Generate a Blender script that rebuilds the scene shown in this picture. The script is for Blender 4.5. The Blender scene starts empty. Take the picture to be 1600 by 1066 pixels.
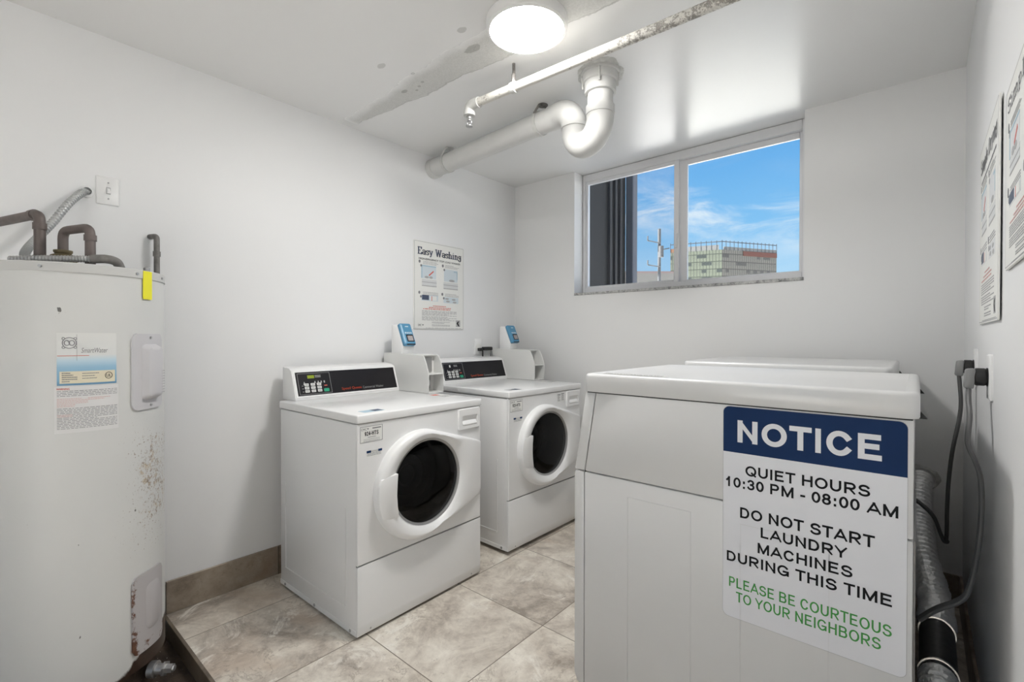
import bpy, bmesh, math, random
from mathutils import Vector, Matrix
random.seed(7)
PI = math.pi
S = bpy.context.scene
COL = S.collection

# ------------------------------------------------------------------ camera
F = 742.38; YAW = 0.71269; PITCH = -0.00699; ROLL = 0.001316
CAM = Vector((2.41894, -2.83335, 1.1735))
_c, _s = math.cos(YAW), math.sin(YAW)
_f0 = Vector((-_s, _c, 0)); _r0 = Vector((_c, _s, 0)); _u0 = Vector((0, 0, 1))
FW = _f0*math.cos(PITCH) + _u0*math.sin(PITCH)
_u1 = _u0*math.cos(PITCH) - _f0*math.sin(PITCH)
RT = _r0*math.cos(ROLL) + _u1*math.sin(ROLL)
UP = _u1*math.cos(ROLL) - _r0*math.sin(ROLL)
cd = bpy.data.cameras.new('camera'); cam = bpy.data.objects.new('camera', cd); COL.objects.link(cam)
cam.matrix_world = Matrix(((RT.x, UP.x, -FW.x, CAM.x), (RT.y, UP.y, -FW.y, CAM.y), (RT.z, UP.z, -FW.z, CAM.z), (0, 0, 0, 1)))
cd.sensor_width = 36; cd.lens = F/1600*36; cd.clip_start = 0.02; cd.clip_end = 3000
S.camera = cam
S.view_settings.view_transform = 'Standard'; S.view_settings.look = 'None'
S.view_settings.gamma = 1; S.view_settings.exposure = 0.10
LAMP_STRENGTH = 108.0

# ------------------------------------------------------------------ node helpers
class NT:
    def __init__(s, tree): s.t = tree; s.n = tree.nodes; s.l = tree.links
    def node(s, typ, **kw):
        n = s.n.new(typ)
        for k, v in kw.items():
            if k.startswith('in_'): continue
            setattr(n, k, v)
        return n
    def put(s, sock, v):
        if v is None: return
        if hasattr(v, 'is_linked') or isinstance(v, bpy.types.NodeSocket): s.l.new(v, sock)
        else: sock.default_value = v
    def math(s, op, a, b=None, c=None, clamp=False):
        n = s.n.new('ShaderNodeMath'); n.operation = op; n.use_clamp = clamp
        s.put(n.inputs[0], a); s.put(n.inputs[1], b); s.put(n.inputs[2], c); return n.outputs[0]
    def vmath(s, op, a, b=None, out=0):
        n = s.n.new('ShaderNodeVectorMath'); n.operation = op
        s.put(n.inputs[0], a); s.put(n.inputs[1], b); return n.outputs[out]
    def noise(s, vec, scale, detail=4, rough=.55, dist=0, out='Fac'):
        n = s.n.new('ShaderNodeTexNoise'); s.put(n.inputs['Vector'], vec)
        n.inputs['Scale'].default_value = scale; n.inputs['Detail'].default_value = detail
        n.inputs['Roughness'].default_value = rough; n.inputs['Distortion'].default_value = dist
        return n.outputs[out]
    def ramp(s, fac, stops):
        n = s.n.new('ShaderNodeValToRGB'); e = n.color_ramp.elements
        while len(e) < len(stops): e.new(.5)
        for i, (p, c) in enumerate(stops):
            e[i].position = p; e[i].color = (c, c, c, 1) if isinstance(c, (int, float)) else (*c, 1)
        s.put(n.inputs[0], fac); return n.outputs[0]
    def mix(s, fac, a, b, blend='MIX'):
        n = s.n.new('ShaderNodeMix'); n.data_type = 'RGBA'; n.blend_type = blend; n.clamp_factor = True
        s.put(n.inputs[0], fac)
        s.put(n.inputs[6], (*a, 1) if isinstance(a, tuple) and len(a) == 3 else a)
        s.put(n.inputs[7], (*b, 1) if isinstance(b, tuple) and len(b) == 3 else b); return n.outputs[2]
    def coords(s, which='Object'):
        return s.n.new('ShaderNodeTexCoord').outputs[which]
    def sep(s, v):
        n = s.n.new('ShaderNodeSeparateXYZ'); s.l.new(v, n.inputs[0]); return n.outputs
    def comb(s, x, y, z):
        n = s.n.new('ShaderNodeCombineXYZ')
        for i, v in enumerate((x, y, z)): s.put(n.inputs[i], v)
        return n.outputs[0]
    def smooth(s, v, a, b):
        n = s.n.new('ShaderNodeMapRange'); n.interpolation_type = 'SMOOTHSTEP'
        s.put(n.inputs[0], v); n.inputs[1].default_value = a; n.inputs[2].default_value = b; return n.outputs[0]
    def bump(s, h, strength=.2, dist=.005):
        n = s.n.new('ShaderNodeBump'); n.inputs['Strength'].default_value = strength; n.inputs['Distance'].default_value = dist
        s.put(n.inputs['Height'], h); return n.outputs[0]

def newmat(name):
    m = bpy.data.materials.new(name); m.use_nodes = True
    t = NT(m.node_tree); return m, t, m.node_tree.nodes['Principled BSDF']

def mat(name, col, rough=.5, metal=0, var=.06, vscale=6, bump=None, coat=0, spec=None):
    m, t, b = newmat(name)
    co = t.coords()
    n = t.noise(co, vscale, 3)
    c = t.mix(n, tuple(max(0, x*(1-var)) for x in col), tuple(min(1, x*(1+var)) for x in col))
    t.put(b.inputs['Base Color'], c); b.inputs['Roughness'].default_value = rough; b.inputs['Metallic'].default_value = metal
    if coat: b.inputs['Coat Weight'].default_value = coat; b.inputs['Coat Roughness'].default_value = .12
    if spec is not None: b.inputs['Specular IOR Level'].default_value = spec
    if bump: t.put(b.inputs['Normal'], t.bump(t.noise(co, bump[0], 4), bump[1], bump[2] if len(bump) > 2 else .003))
    return m

def emat(name, col, strength):
    m = bpy.data.materials.new(name); m.use_nodes = True; t = NT(m.node_tree)
    for n in list(t.n):
        if n.type == 'BSDF_PRINCIPLED': t.n.remove(n)
    e = t.n.new('ShaderNodeEmission'); e.inputs[0].default_value = (*col, 1); e.inputs[1].default_value = strength
    t.l.new(e.outputs[0], t.n['Material Output'].inputs[0]); return m

def glassmat(name, tint=(1, 1, 1), refl=.08, haze=0.0, rough=.45, fk=.35):
    m = bpy.data.materials.new(name); m.use_nodes = True; t = NT(m.node_tree)
    for n in list(t.n):
        if n.type == 'BSDF_PRINCIPLED': t.n.remove(n)
    tr = t.n.new('ShaderNodeBsdfTransparent'); tr.inputs[0].default_value = (*tint, 1)
    gl = t.n.new('ShaderNodeBsdfGlossy'); gl.inputs['Roughness'].default_value = rough
    fr = t.n.new('ShaderNodeFresnel'); fr.inputs[0].default_value = 1.45
    mx = t.n.new('ShaderNodeMixShader')
    t.l.new(t.math('ADD', t.math('MULTIPLY', fr.outputs[0], fk), refl, clamp=True), mx.inputs[0]); t.l.new(tr.outputs[0], mx.inputs[1]); t.l.new(gl.outputs[0], mx.inputs[2])
    last = mx
    if haze:
        df = t.n.new('ShaderNodeBsdfDiffuse'); df.inputs[0].default_value = (.7, .7, .68, 1)
        m2 = t.n.new('ShaderNodeMixShader'); m2.inputs[0].default_value = haze
        t.l.new(mx.outputs[0], m2.inputs[1]); t.l.new(df.outputs[0], m2.inputs[2]); last = m2
    t.l.new(last.outputs[0], t.n['Material Output'].inputs[0]); return m

# ------------------------------------------------------------------ world (sky with thin cloud)
w = bpy.data.worlds.new('sky'); S.world = w; w.use_nodes = True
t = NT(w.node_tree); bg = w.node_tree.nodes['Background']
v = t.coords('Generated'); x, y, z = t.sep(v)
grad = t.ramp(t.math('MULTIPLY', z, 2.0), [(0.0, (.62, .78, .90)), (.20, (.45, .70, .92)), (.42, (.22, .53, .88)), (.75, (.11, .38, .80)), (1.0, (.07, .25, .62))])
az = t.math('ARCTAN2', x, y)
el = t.math('ARCTAN2', z, t.vmath('LENGTH', t.comb(x, y, 0.0), None, 1))
cv = t.comb(t.math('MULTIPLY', az, 2.4), t.math('MULTIPLY', el, 9.0), .3)
n1 = t.noise(cv, 1.9, 7, .62, .5)
band = t.math('ABSOLUTE', t.math('SUBTRACT', el, t.math('ADD', .233, t.math('MULTIPLY', t.math('ADD', az, .28), -.16))))
bandm = t.math('SUBTRACT', 1.0, t.smooth(band, .0, .085))
cl = t.math('MULTIPLY', t.smooth(n1, .40, .72), t.math('ADD', t.math('MULTIPLY', bandm, .95), .10), clamp=True)
skyc = t.mix(cl, grad, (.86, .91, .96))
t.put(bg.inputs[0], skyc); bg.inputs[1].default_value = 1.0

# ------------------------------------------------------------------ sun (outdoors, high, from the left front; enters only by the added doorway)
sd = bpy.data.lights.new('sun', 'SUN'); sun = bpy.data.objects.new('sun', sd); COL.objects.link(sun)
sd.energy = 25.0; sd.angle = .009; sd.color = (1, .96, .9)
sun.rotation_euler = Vector((.55, .42, -.75)).to_track_quat('-Z', 'Y').to_euler()
sun.location = (-4, -4, 8)

# ------------------------------------------------------------------ mesh helpers
def tag(o, label=None, cat=None, group=None, kind=None):
    if label: o['label'] = label
    if cat: o['category'] = cat
    if group: o['group'] = group
    if kind: o['kind'] = kind
    return o

def thing(name, loc, label, cat, group=None, rz=0):
    o = bpy.data.objects.new(name, None); COL.objects.link(o); o.location = loc; o.rotation_euler = (0, 0, rz)
    o.empty_display_size = .05
    return tag(o, label, cat, group)

def root_of(o):
    while o.parent: o = o.parent
    return o

def obj(name, bm, m, parent=None, local=False, smooth=40, label=None):
    if isinstance(bm, bpy.types.Mesh): me = bm
    else:
        me = bpy.data.meshes.new(name); bm.to_mesh(me); bm.free()
    me.name = name
    if not isinstance(m, (list, tuple)): m = [m]
    for k in m: me.materials.append(k)
    o = bpy.data.objects.new(name, me); COL.objects.link(o)
    if parent is not None:
        if not local:
            r = root_of(parent)
            me.transform((Matrix.Translation(r.location) @ r.rotation_euler.to_matrix().to_4x4()).inverted())
        o.parent = parent
    if smooth:
        for p in me.polygons: p.use_smooth = True
        me.set_sharp_from_angle(angle=math.radians(smooth))
    if label: o['label'] = label
    return o

def B(): return bmesh.new()

def box(bm, lo, hi, bev=0, seg=2):
    r = bmesh.ops.create_cube(bm, size=1)
    vs = r['verts']
    for v in vs:
        v.co = Vector([lo[i] + (v.co[i] + .5)*(hi[i]-lo[i]) for i in range(3)])
    if bev:
        es = list({e for v in vs for e in v.link_edges})
        bmesh.ops.bevel(bm, geom=es, offset=bev, segments=seg, profile=.5, affect='EDGES', clamp_overlap=True)
    return bm

def prism(bm, pts, vec, bev=0, seg=2, cap=True):
    """polygon pts (3D) extruded by vec"""
    vec = Vector(vec)
    a = [bm.verts.new(Vector(p)) for p in pts]; b = [bm.verts.new(Vector(p)+vec) for p in pts]
    fs = []
    n = len(a)
    for i in range(n): fs.append(bm.faces.new((a[i], a[(i+1) % n], b[(i+1) % n], b[i])))
    if cap: fs.append(bm.faces.new(a[::-1])); fs.append(bm.faces.new(b))
    bmesh.ops.recalc_face_normals(bm, faces=fs)
    if bev:
        es = list({e for f in fs for e in f.edges})
        bmesh.ops.bevel(bm, geom=es, offset=bev, segments=seg, profile=.5, affect='EDGES', clamp_overlap=True)
    return bm

def loft(bm, loops, close0=False, close1=False, ring=True):
    vs = [[bm.verts.new(Vector(p)) for p in L] for L in loops]
    n = len(vs[0]); fs = []
    for a, b in zip(vs, vs[1:]):
        for i in range(n if ring else n-1):
            j = (i+1) % n
            try: fs.append(bm.faces.new((a[i], a[j], b[j], b[i])))
            except ValueError: pass
    if close0: fs.append(bm.faces.new(vs[0][::-1]))
    if close1: fs.append(bm.faces.new(vs[-1]))
    bmesh.ops.recalc_face_normals(bm, faces=fs)
    return bm

def smooth_path(pts, sub=8):
    P = [Vector(p) for p in pts]; P = [2*P[0]-P[1]] + P + [2*P[-1]-P[-2]]; out = []
    for i in range(1, len(P)-2):
        a, b, c, d = P[i-1:i+3]
        for k in range(sub):
            u = k/sub
            out.append(.5*((2*b)+(c-a)*u+(2*a-5*b+4*c-d)*u*u+(3*b-a-3*c+d)*u**3))
    out.append(P[-2]); return out

def tube(bm, path, r, seg=16, cap=True, flat=None, up=None):
    """r number or list; flat=(w,h) gives an elliptical ribbon"""
    P = [Vector(p) for p in path]; n = len(P)
    R = r if isinstance(r, (list, tuple)) else [r]*n
    T = [(P[min(i+1, n-1)]-P[max(i-1, 0)]).normalized() for i in range(n)]
    ref = Vector(up) if up else (Vector((0, 0, 1)) if abs(T[0].z) < .9 else Vector((0, 1, 0)))
    N = (ref - T[0]*ref.dot(T[0])).normalized(); loops = []
    for i in range(n):
        if i: N = (N - T[i]*N.dot(T[i])).normalized()
        Bv = T[i].cross(N)
        a, b = (flat if flat else (1, 1))
        loops.append([P[i] + (N*math.cos(2*PI*k/seg)*a + Bv*math.sin(2*PI*k/seg)*b)*R[i] for k in range(seg)])
    return loft(bm, loops, cap, cap)

def lathe(bm, prof, c=(0, 0, 0), axis='z', seg=48, cap0=False, cap1=False, a0=0, a1=2*PI):
    """prof: list of (r, h) along axis"""
    c = Vector(c); full = abs(a1-a0-2*PI) < 1e-6
    loops = []
    for r, h in prof:
        L = []
        for k in range(seg if full else seg+1):
            a = a0+(a1-a0)*k/seg
            u, v = r*math.cos(a), r*math.sin(a)
            L.append(c + Vector({'z': (u, v, h), 'x': (h, u, v), 'y': (u, h, v)}[axis]))
        loops.append(L)
    return loft(bm, loops, cap0, cap1, full)

def rrect(x0, y0, x1, y1, r, n=6):
    out = []
    for cx, cy, a in ((x1-r, y1-r, 0), (x0+r, y1-r, PI/2), (x0+r, y0+r, PI), (x1-r, y0+r, 1.5*PI)):
        for k in range(n+1):
            q = a+PI/2*k/n; out.append((cx+r*math.cos(q), cy+r*math.sin(q)))
    return out

class Plane:
    """frame on a surface: u right, v up, n out"""
    def __init__(s, o, u, v): s.o = Vector(o); s.u = Vector(u).normalized(); s.v = Vector(v).normalized(); s.n = s.u.cross(s.v)
    def p(s, a, b, h=0): return s.o + s.u*a + s.v*b + s.n*h

def card(bm, pl, x0, y0, x1, y1, h0=0, h1=.0008, r=0):
    pts = rrect(x0, y0, x1, y1, r) if r else [(x0, y0), (x1, y0), (x1, y1), (x0, y1)]
    return prism(bm, [pl.p(a, b, h0) for a, b in pts], pl.n*(h1-h0))

def text_mesh(s, pl, x0, y0, x1, y1, h=.001, bold=0.0, shear=0.0, keep=False):
    """lettering fitted into the rectangle x0..x1, y0..y1 of a plane"""
    c = bpy.data.curves.new('lettering', 'FONT'); c.body = s; c.size = 1; c.resolution_u = 3; c.shear = shear
    c.extrude = 0
    o = bpy.data.objects.new('lettering_tmp', c); COL.objects.link(o)
    me = bpy.data.meshes.new_from_object(o.evaluated_get(bpy.context.evaluated_depsgraph_get()))
    bpy.data.objects.remove(o); bpy.data.curves.remove(c)
    xs = [v.co.x for v in me.vertices]; ys = [v.co.y for v in me.vertices]
    ax, bx, ay, by = min(xs), max(xs), min(ys), max(ys)
    for v in me.vertices:
        a = x0+(v.co.x-ax)/(bx-ax)*(x1-x0); b = y0+(v.co.y-ay)/(by-ay)*(y1-y0)
        v.co = pl.p(a, b, h)
    me.materials.clear()
    if bold > 0:
        d = bold*(y1-y0); bmx = bmesh.new()
        for sx, sy in ((-1, 0), (1, 0), (0, .6), (0, -.6)):
            off = pl.p(x0+sx*d, y0+sy*d, 0)-pl.p(x0, y0, 0); m2 = me.copy(); m2.transform(Matrix.Translation(off)); bmx.from_mesh(m2); bpy.data.meshes.remove(m2)
        bmx.to_mesh(me); bmx.free()
    return me

# plain sans capitals drawn as even strokes (square ends), fitted to a rectangle
def _a(cx, cy, rx, ry, a, b, n=16): return [(cx+rx*math.cos(math.radians(a+(b-a)*k/n)), cy+ry*math.sin(math.radians(a+(b-a)*k/n))) for k in range(n+1)]
_P = [[(0, 0), (0, 1)], [(0, 1), (.58, 1)]+_a(.62, .735, .38, .265, 90, -90)+[(.58, .47), (0, .47)]]
SG = {
 'A': (.722, .0, [[(0, 0), (.5, 1)], [(1, 0), (.5, 1)], [(.22, .28), (.78, .28)]]),
 'B': (.722, .07, [[(0, 0), (0, 1)], [(0, 1), (.55, 1)]+_a(.58, .765, .34, .235, 90, -90)+[(0, .53)], [(0, .53), (.6, .53)]+_a(.62, .265, .38, .265, 90, -90)+[(0, 0)]]),
 'C': (.722, .05, [_a(.52, .5, .50, .5, 38, 322, 26)]),
 'D': (.722, .07, [[(0, 0), (0, 1)], [(0, 1), (.42, 1)]+_a(.45, .5, .55, .5, 90, -90, 20)+[(0, 0)]]),
 'E': (.667, .07, [[(0, 0), (0, 1)], [(0, 0), (1, 0)], [(0, 1), (.95, 1)], [(0, .53), (.86, .53)]]),
 'G': (.778, .05, [_a(.5, .5, .5, .5, 42, 318, 26), [(.98, .06), (.98, .42)], [(.56, .42), (.98, .42)]]),
 'H': (.722, .07, [[(0, 0), (0, 1)], [(1, 0), (1, 1)], [(0, .53), (1, .53)]]),
 'I': (.278, .07, [[(.5, 0), (.5, 1)]]),
 'L': (.611, .07, [[(0, 0), (0, 1)], [(0, 0), (1, 0)]]),
 'M': (.833, .07, [[(0, 0), (0, 1)], [(1, 0), (1, 1)], [(.03, 1), (.5, .02)], [(.97, 1), (.5, .02)]]),
 'N': (.722, .07, [[(0, 0), (0, 1)], [(1, 0), (1, 1)], [(.02, .98), (.98, .02)]]),
 'O': (.778, .045, [_a(.5, .5, .5, .5, 0, 360, 32)]),
 'P': (.667, .07, _P),
 'Q': (.778, .045, [_a(.5, .5, .5, .5, 0, 360, 32), [(.62, .28), (.98, -.02)]]),
 'R': (.722, .07, _P+[[(.45, .47), (.98, 0)]]),
 'S': (.667, .04, [_a(.5, .755, .45, .245, 22, 255, 18)+_a(.5, .26, .5, .26, 85, -160, 18)]),
 'T': (.611, .02, [[(.5, 0), (.5, 1)], [(0, 1), (1, 1)]]),
 'U': (.722, .07, [[(0, 1), (0, .38)]+_a(.5, .37, .5, .37, 180, 360, 18)+[(1, 1)]]),
 'W': (.944, .0, [[(0, 1), (.26, .0)], [(.26, .0), (.5, 1)], [(.5, 1), (.74, 0)], [(.74, 0), (1, 1)]]),
 'Y': (.667, .0, [[(0, 1), (.5, .42)], [(1, 1), (.5, .42)], [(.5, .42), (.5, 0)]]),
 '0': (.556, .04, [_a(.5, .5, .5, .5, 0, 360, 28)]),
 '1': (.556, .08, [[(.62, 0), (.62, 1)], [(.62, .98), (.12, .68)]]),
 '2': (.556, .03, [_a(.48, .71, .47, .29, 165, -35, 16)+[(.02, 0)], [(0, 0), (1, 0)]]),
 '3': (.556, .04, [_a(.47, .755, .43, .245, 155, -85, 16), _a(.47, .26, .5, .26, 85, -160, 16)]),
 '4': (.556, .03, [[(.74, 0), (.74, 1)], [(.74, 1), (0, .27)], [(0, .27), (1, .27)]]),
 '8': (.556, .04, [_a(.5, .765, .43, .235, 0, 360, 24), _a(.5, .265, .5, .265, 0, 360, 24)]),
 '9': (.556, .04, [_a(.5, .67, .48, .33, 0, 360, 26), _a(.42, .5, .57, .5, 20, -120, 12)]),
 ':': (.333, .09, [[(.5, -.06), (.5, .04)], [(.5, .58), (.5, .68)]]), '-': (.333, .03, [[(0, .36), (1, .36)]]), ' ': (.278, 0, []),
}
def sans_text(s, pl, x0, y0, x1, y1, h, th):
    '''th: stroke width as a share of the capital height'''
    bm = B(); cap = y1-y0; t_ = th*cap; k = .716
    adv = [SG[c][0]/k for c in s]; b0 = SG[s[0]][1]/k; b1 = SG[s[-1]][1]/k
    sx = (x1-x0)/(sum(adv)-b0-b1); X = x0-b0*sx
    for c, a in zip(s, adv):
        be = SG[c][1]/k*sx; gx0, gx1 = X+be, X+a*sx-be
        for li, L in enumerate(SG[c][2]):
            hh = h+li*.00006
            P = [Vector((gx0+t_/2+u*(gx1-gx0-t_), y0+t_/2+v*(cap-t_))) for u, v in L]
            closed = (P[0]-P[-1]).length < 1e-6
            n = len(P); rows = []
            if not closed:
                P[0] = P[0]-(P[1]-P[0]).normalized()*t_/2; P[-1] = P[-1]+(P[-1]-P[-2]).normalized()*t_/2
            for i in range(n):
                if closed: d = P[(i+1) % (n-1)]-P[(i-1) % (n-1)]
                else: d = P[min(i+1, n-1)]-P[max(i-1, 0)]
                d.normalize(); nn = Vector((-d.y, d.x))*t_/2
                lo_y = y0-(cap*.05 if c == 'Q' else 0)
                cl = lambda q: pl.p(min(max(q.x, gx0), gx1), min(max(q.y, lo_y), y1), hh)
                rows.append((bm.verts.new(cl(P[i]+nn)), bm.verts.new(cl(P[i]-nn))))
            for p, q in zip(rows, rows[1:]): bm.faces.new((p[0], p[1], q[1], q[0]))
        X += a*sx
    return bm

def lines(bm, pl, x0, x1, ytop, pitch, n, th, h=.001, seed=1, ragged=.35):
    """unreadable small print, as rows of word-length bars"""
    rnd = random.Random(seed)
    for i in range(n):
        y = ytop-i*pitch; x = x0; end = x1 if rnd.random() > ragged else x0+(x1-x0)*rnd.uniform(.5, .95)
        while x < end:
            wl = rnd.uniform(.03, .11)*(x1-x0); e = min(x+wl, end)
            if e-x > .004*(x1-x0): card(bm, pl, x, y-th, e, y, h-.0003, h)
            x = e+.018*(x1-x0)
    return bm

# slab-serif strokes for poster titles
def _arc(cx, cy, rx, ry, a, b, n=10): return [(cx+rx*math.cos(math.radians(a+(b-a)*k/n)), cy+ry*math.sin(math.radians(a+(b-a)*k/n))) for k in range(n+1)]
def _sf(x, y, w=.17): return [(x-w, y), (x+w, y)]
GL = {
 'E': (.62, [[(.14, 0), (.14, 1)], [(.02, 0), (.58, 0), (.58, .2)], [(.02, 1), (.56, 1), (.56, .8)], [(.14, .52), (.42, .52)]]),
 'a': (.52, [_arc(.26, .44, .2, .2, 160, 0)+[(.44, 0), (.52, 0)], _arc(.24, .18, .18, .17, 40, 330)]),
 's': (.44, [[(.4, .62), (.4, .5)], _arc(.22, .48, .17, .14, 20, 260)+_arc(.22, .16, .18, .16, 80, -160)]),
 'y': (.54, [[(.08, .64), (.28, 0)], [(.48, .64), (.22, -.22), (.08, -.26)], _sf(.08, .64, .09), _sf(.46, .64, .09)]),
 'W': (1.0, [[(.1, 1), (.3, 0), (.5, .9), (.7, 0), (.9, 1)], _sf(.1, 1, .12), _sf(.5, .96, .1), _sf(.9, 1, .12)]),
 'h': (.58, [[(.13, 0), (.13, 1), (.03, 1)], _arc(.3, .42, .16, .2, 180, 0)+[(.46, 0)], _sf(.13, 0, .11), _sf(.46, 0, .11)]),
 'i': (.3, [[(.15, 0), (.15, .62), (.04, .62)], _sf(.15, 0, .12), [(.13, .9), (.18, .9)]]),
 'n': (.58, [[(.13, 0), (.13, .62), (.03, .62)], _arc(.3, .42, .16, .2, 180, 0)+[(.46, 0)], _sf(.13, 0, .11), _sf(.46, 0, .11)]),
 'g': (.54, [_arc(.25, .42, .17, .2, 0, 360), [(.42, .62), (.52, .64)], [(.42, .42), (.42, .05)]+_arc(.25, -.08, .18, .17, 20, -200)]),
 'S': (.6, [[(.52, 1), (.52, .76)], _arc(.3, .75, .22, .24, 20, 260)+_arc(.3, .26, .24, .26, 80, -165)]),
 'm': (.86, [[(.13, 0), (.13, .62), (.03, .62)], _arc(.28, .42, .15, .2, 180, 0)+[(.43, 0)], _arc(.58, .42, .15, .2, 180, 0)+[(.73, 0)], _sf(.13, 0, .1), _sf(.43, 0, .1), _sf(.74, 0, .1)]),
 'p': (.56, [[(.13, -.28), (.13, .62), (.03, .62)], _arc(.3, .31, .18, .31, 150, -150), _sf(.13, -.28, .11)]),
 'l': (.3, [[(.15, 0), (.15, 1), (.04, 1)], _sf(.15, 0, .12)]),
 'e': (.5, [[(.07, .33), (.43, .33)]+_arc(.25, .32, .19, .31, 0, 310)]),
 'D': (.74, [[(.14, 0), (.14, 1)], [(.02, 0), (.3, 0)]+_arc(.3, .5, .34, .5, -90, 90)+[(.02, 1)]]),
 'r': (.44, [[(.13, 0), (.13, .62), (.03, .62)], _arc(.3, .4, .16, .22, 180, 50), _sf(.13, 0, .12)]),
 ' ': (.3, []),
}
def serif_text(bm, s, pl, x0, yb, x1, capH, th=.13, h=.001):
    wtot = sum(GL[c][0]+.08 for c in s)-.08
    sx = (x1-x0)/wtot; X = 0
    for ch in s:
        wd, st = GL[ch]
        for L in st:
            hv = th
            for (ax, ay), (bx, by) in zip(L, L[1:]):
                a = Vector((x0+(X+ax)*sx, yb+ay*capH)); b = Vector((x0+(X+bx)*sx, yb+by*capH)); d = b-a
                if d.length < 1e-7: continue
                d.normalize(); hor = abs(d.x)
                t_ = capH*hv*(.5+.5*(1-hor))*.5; nrm = Vector((-d.y, d.x))*t_; e = d*t_*.6
                q = [a-e+nrm, a-e-nrm, b+e-nrm, b+e+nrm]
                bm.faces.new([bm.verts.new(pl.p(k.x, k.y, h)) for k in q][::1])
        X += wd+.08
    return bm

# ------------------------------------------------------------------ materials
M = {}
M['enamel'] = mat('white_enamel', (.80, .80, .795), .28, var=.012, vscale=3, coat=.25)
M['enamelgrey'] = mat('dryer_enamel', (.70, .70, .695), .28, var=.012, vscale=3, coat=.25)
M['plastic'] = mat('white_plastic', (.83, .83, .825), .34, var=.01)
M['meter'] = mat('pale_grey_enamel', (.74, .74, .72), .38, var=.015)
M['gap'] = mat('dark_gap', (.03, .03, .03), .8)
M['black'] = mat('black_panel', (.012, .011, .013), .36, var=.15, spec=.3)
M['rubber'] = mat('black_rubber', (.02, .02, .02), .6)
M['drum'] = mat('dark_drum', (.10, .10, .10), .3, metal=.6, var=.2)
M['chrome'] = mat('chrome', (.7, .7, .7), .2, metal=1)
M['steel'] = mat('grey_steel', (.42, .42, .42), .4, metal=.8, var=.2)
M['alum'] = mat('window_aluminium', (.74, .74, .75), .38, var=.04, metal=.15)
M['alumdark'] = mat('window_aluminium_inner', (.42, .42, .43), .4, var=.05, metal=.3)
M['paper'] = mat('paper_white', (.80, .80, .77), .55, var=.02)
M['paperblue'] = mat('sticker_white', (.80, .81, .845), .42, var=.01)
M['cream'] = mat('label_cream', (.72, .66, .50), .5)
M['ink'] = mat('ink_black', (.008, .008, .010), .6, spec=.2)
M['inkgrey'] = mat('ink_grey', (.22, .22, .23), .55)
M['inksoft'] = mat('ink_soft', (.42, .42, .42), .55)
M['inkblue'] = mat('ink_navy', (.006, .030, .105), .5, var=.03, spec=.15)
M['inkred'] = mat('ink_red', (.62, .12, .08), .5)
M['inkpink'] = mat('ink_pink', (.66, .40, .37), .5)
M['inkgreen'] = mat('ink_green', (.055, .33, .065), .5)
M['inkslate'] = mat('ink_slate', (.07, .09, .14), .5)
M['skyblue'] = mat('print_sky_blue', (.40, .55, .64), .5)
M['readerblue'] = mat('reader_blue', (.09, .28, .45), .35, var=.05)
M['green'] = mat('button_green', (.02, .32, .18), .4)
M['lcd'] = mat('lcd_green', (.28, .36, .02), .3)
M['orange'] = mat('letter_orange', (.75, .10, .04), .4)
M['lettergrey'] = mat('letter_grey', (.30, .30, .30), .4)
M['yellow'] = mat('yellow_tape', (.86, .80, .03), .45)
M['cord'] = mat('grey_cord', (.13, .13, .13), .5)
M['corddark'] = mat('dark_grey_cord', (.075, .075, .075), .5)
M['plug'] = mat('grey_plug', (.24, .24, .24), .5)
M['brass'] = mat('tarnished_brass', (.17, .14, .08), .55, metal=.5, var=.5, vscale=30)
M['brownpipe'] = mat('brown_copper_pipe', (.15, .125, .115), .5, metal=.35, var=.35, vscale=20)
M['flex'] = mat('flex_conduit_grey', (.52, .53, .53), .35, metal=.5)
M['diffuser'] = emat('lamp_diffuser', (1, .985, .96), LAMP_STRENGTH)
M['fixture'] = mat('lamp_fixture_white', (.8, .8, .79), .4)
M['glass'] = glassmat('window_glass', (.97, .985, .98), .0)
M['glassscreen'] = glassmat('window_glass_screened', (.92, .93, .94), .0, .015, .45, .2)
M['doorglass'] = glassmat('dark_door_glass', (.17, .17, .175), .0, 0, .04, .6)
M['concrete'] = mat('pale_roof_concrete', (.76, .75, .72), .8, vscale=.6)
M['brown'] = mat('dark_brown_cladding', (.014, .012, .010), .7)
M['pole'] = mat('weathered_pole', (.085, .09, .095), .8)

def wall_paint(name, col, rough, bstr=.10):
    m, t, b = newmat(name); co = t.coords()
    n = t.noise(co, 1.3, 4); n2 = t.noise(co, 55, 3)
    t.put(b.inputs['Base Color'], t.mix(n, tuple(c*.972 for c in col), tuple(min(1, c*1.015) for c in col)))
    b.inputs['Roughness'].default_value = rough
    t.put(b.inputs['Normal'], t.bump(t.math('ADD', t.math('MULTIPLY', n, 3.0), t.math('MULTIPLY', n2, .25)), bstr, .004))
    return m, t, b
M['wall'], _, _ = wall_paint('wall_paint', (.815, .818, .82), .5)
M['wallback'], _, _ = wall_paint('wall_paint_rear', (.80, .80, .795), .5)

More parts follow.
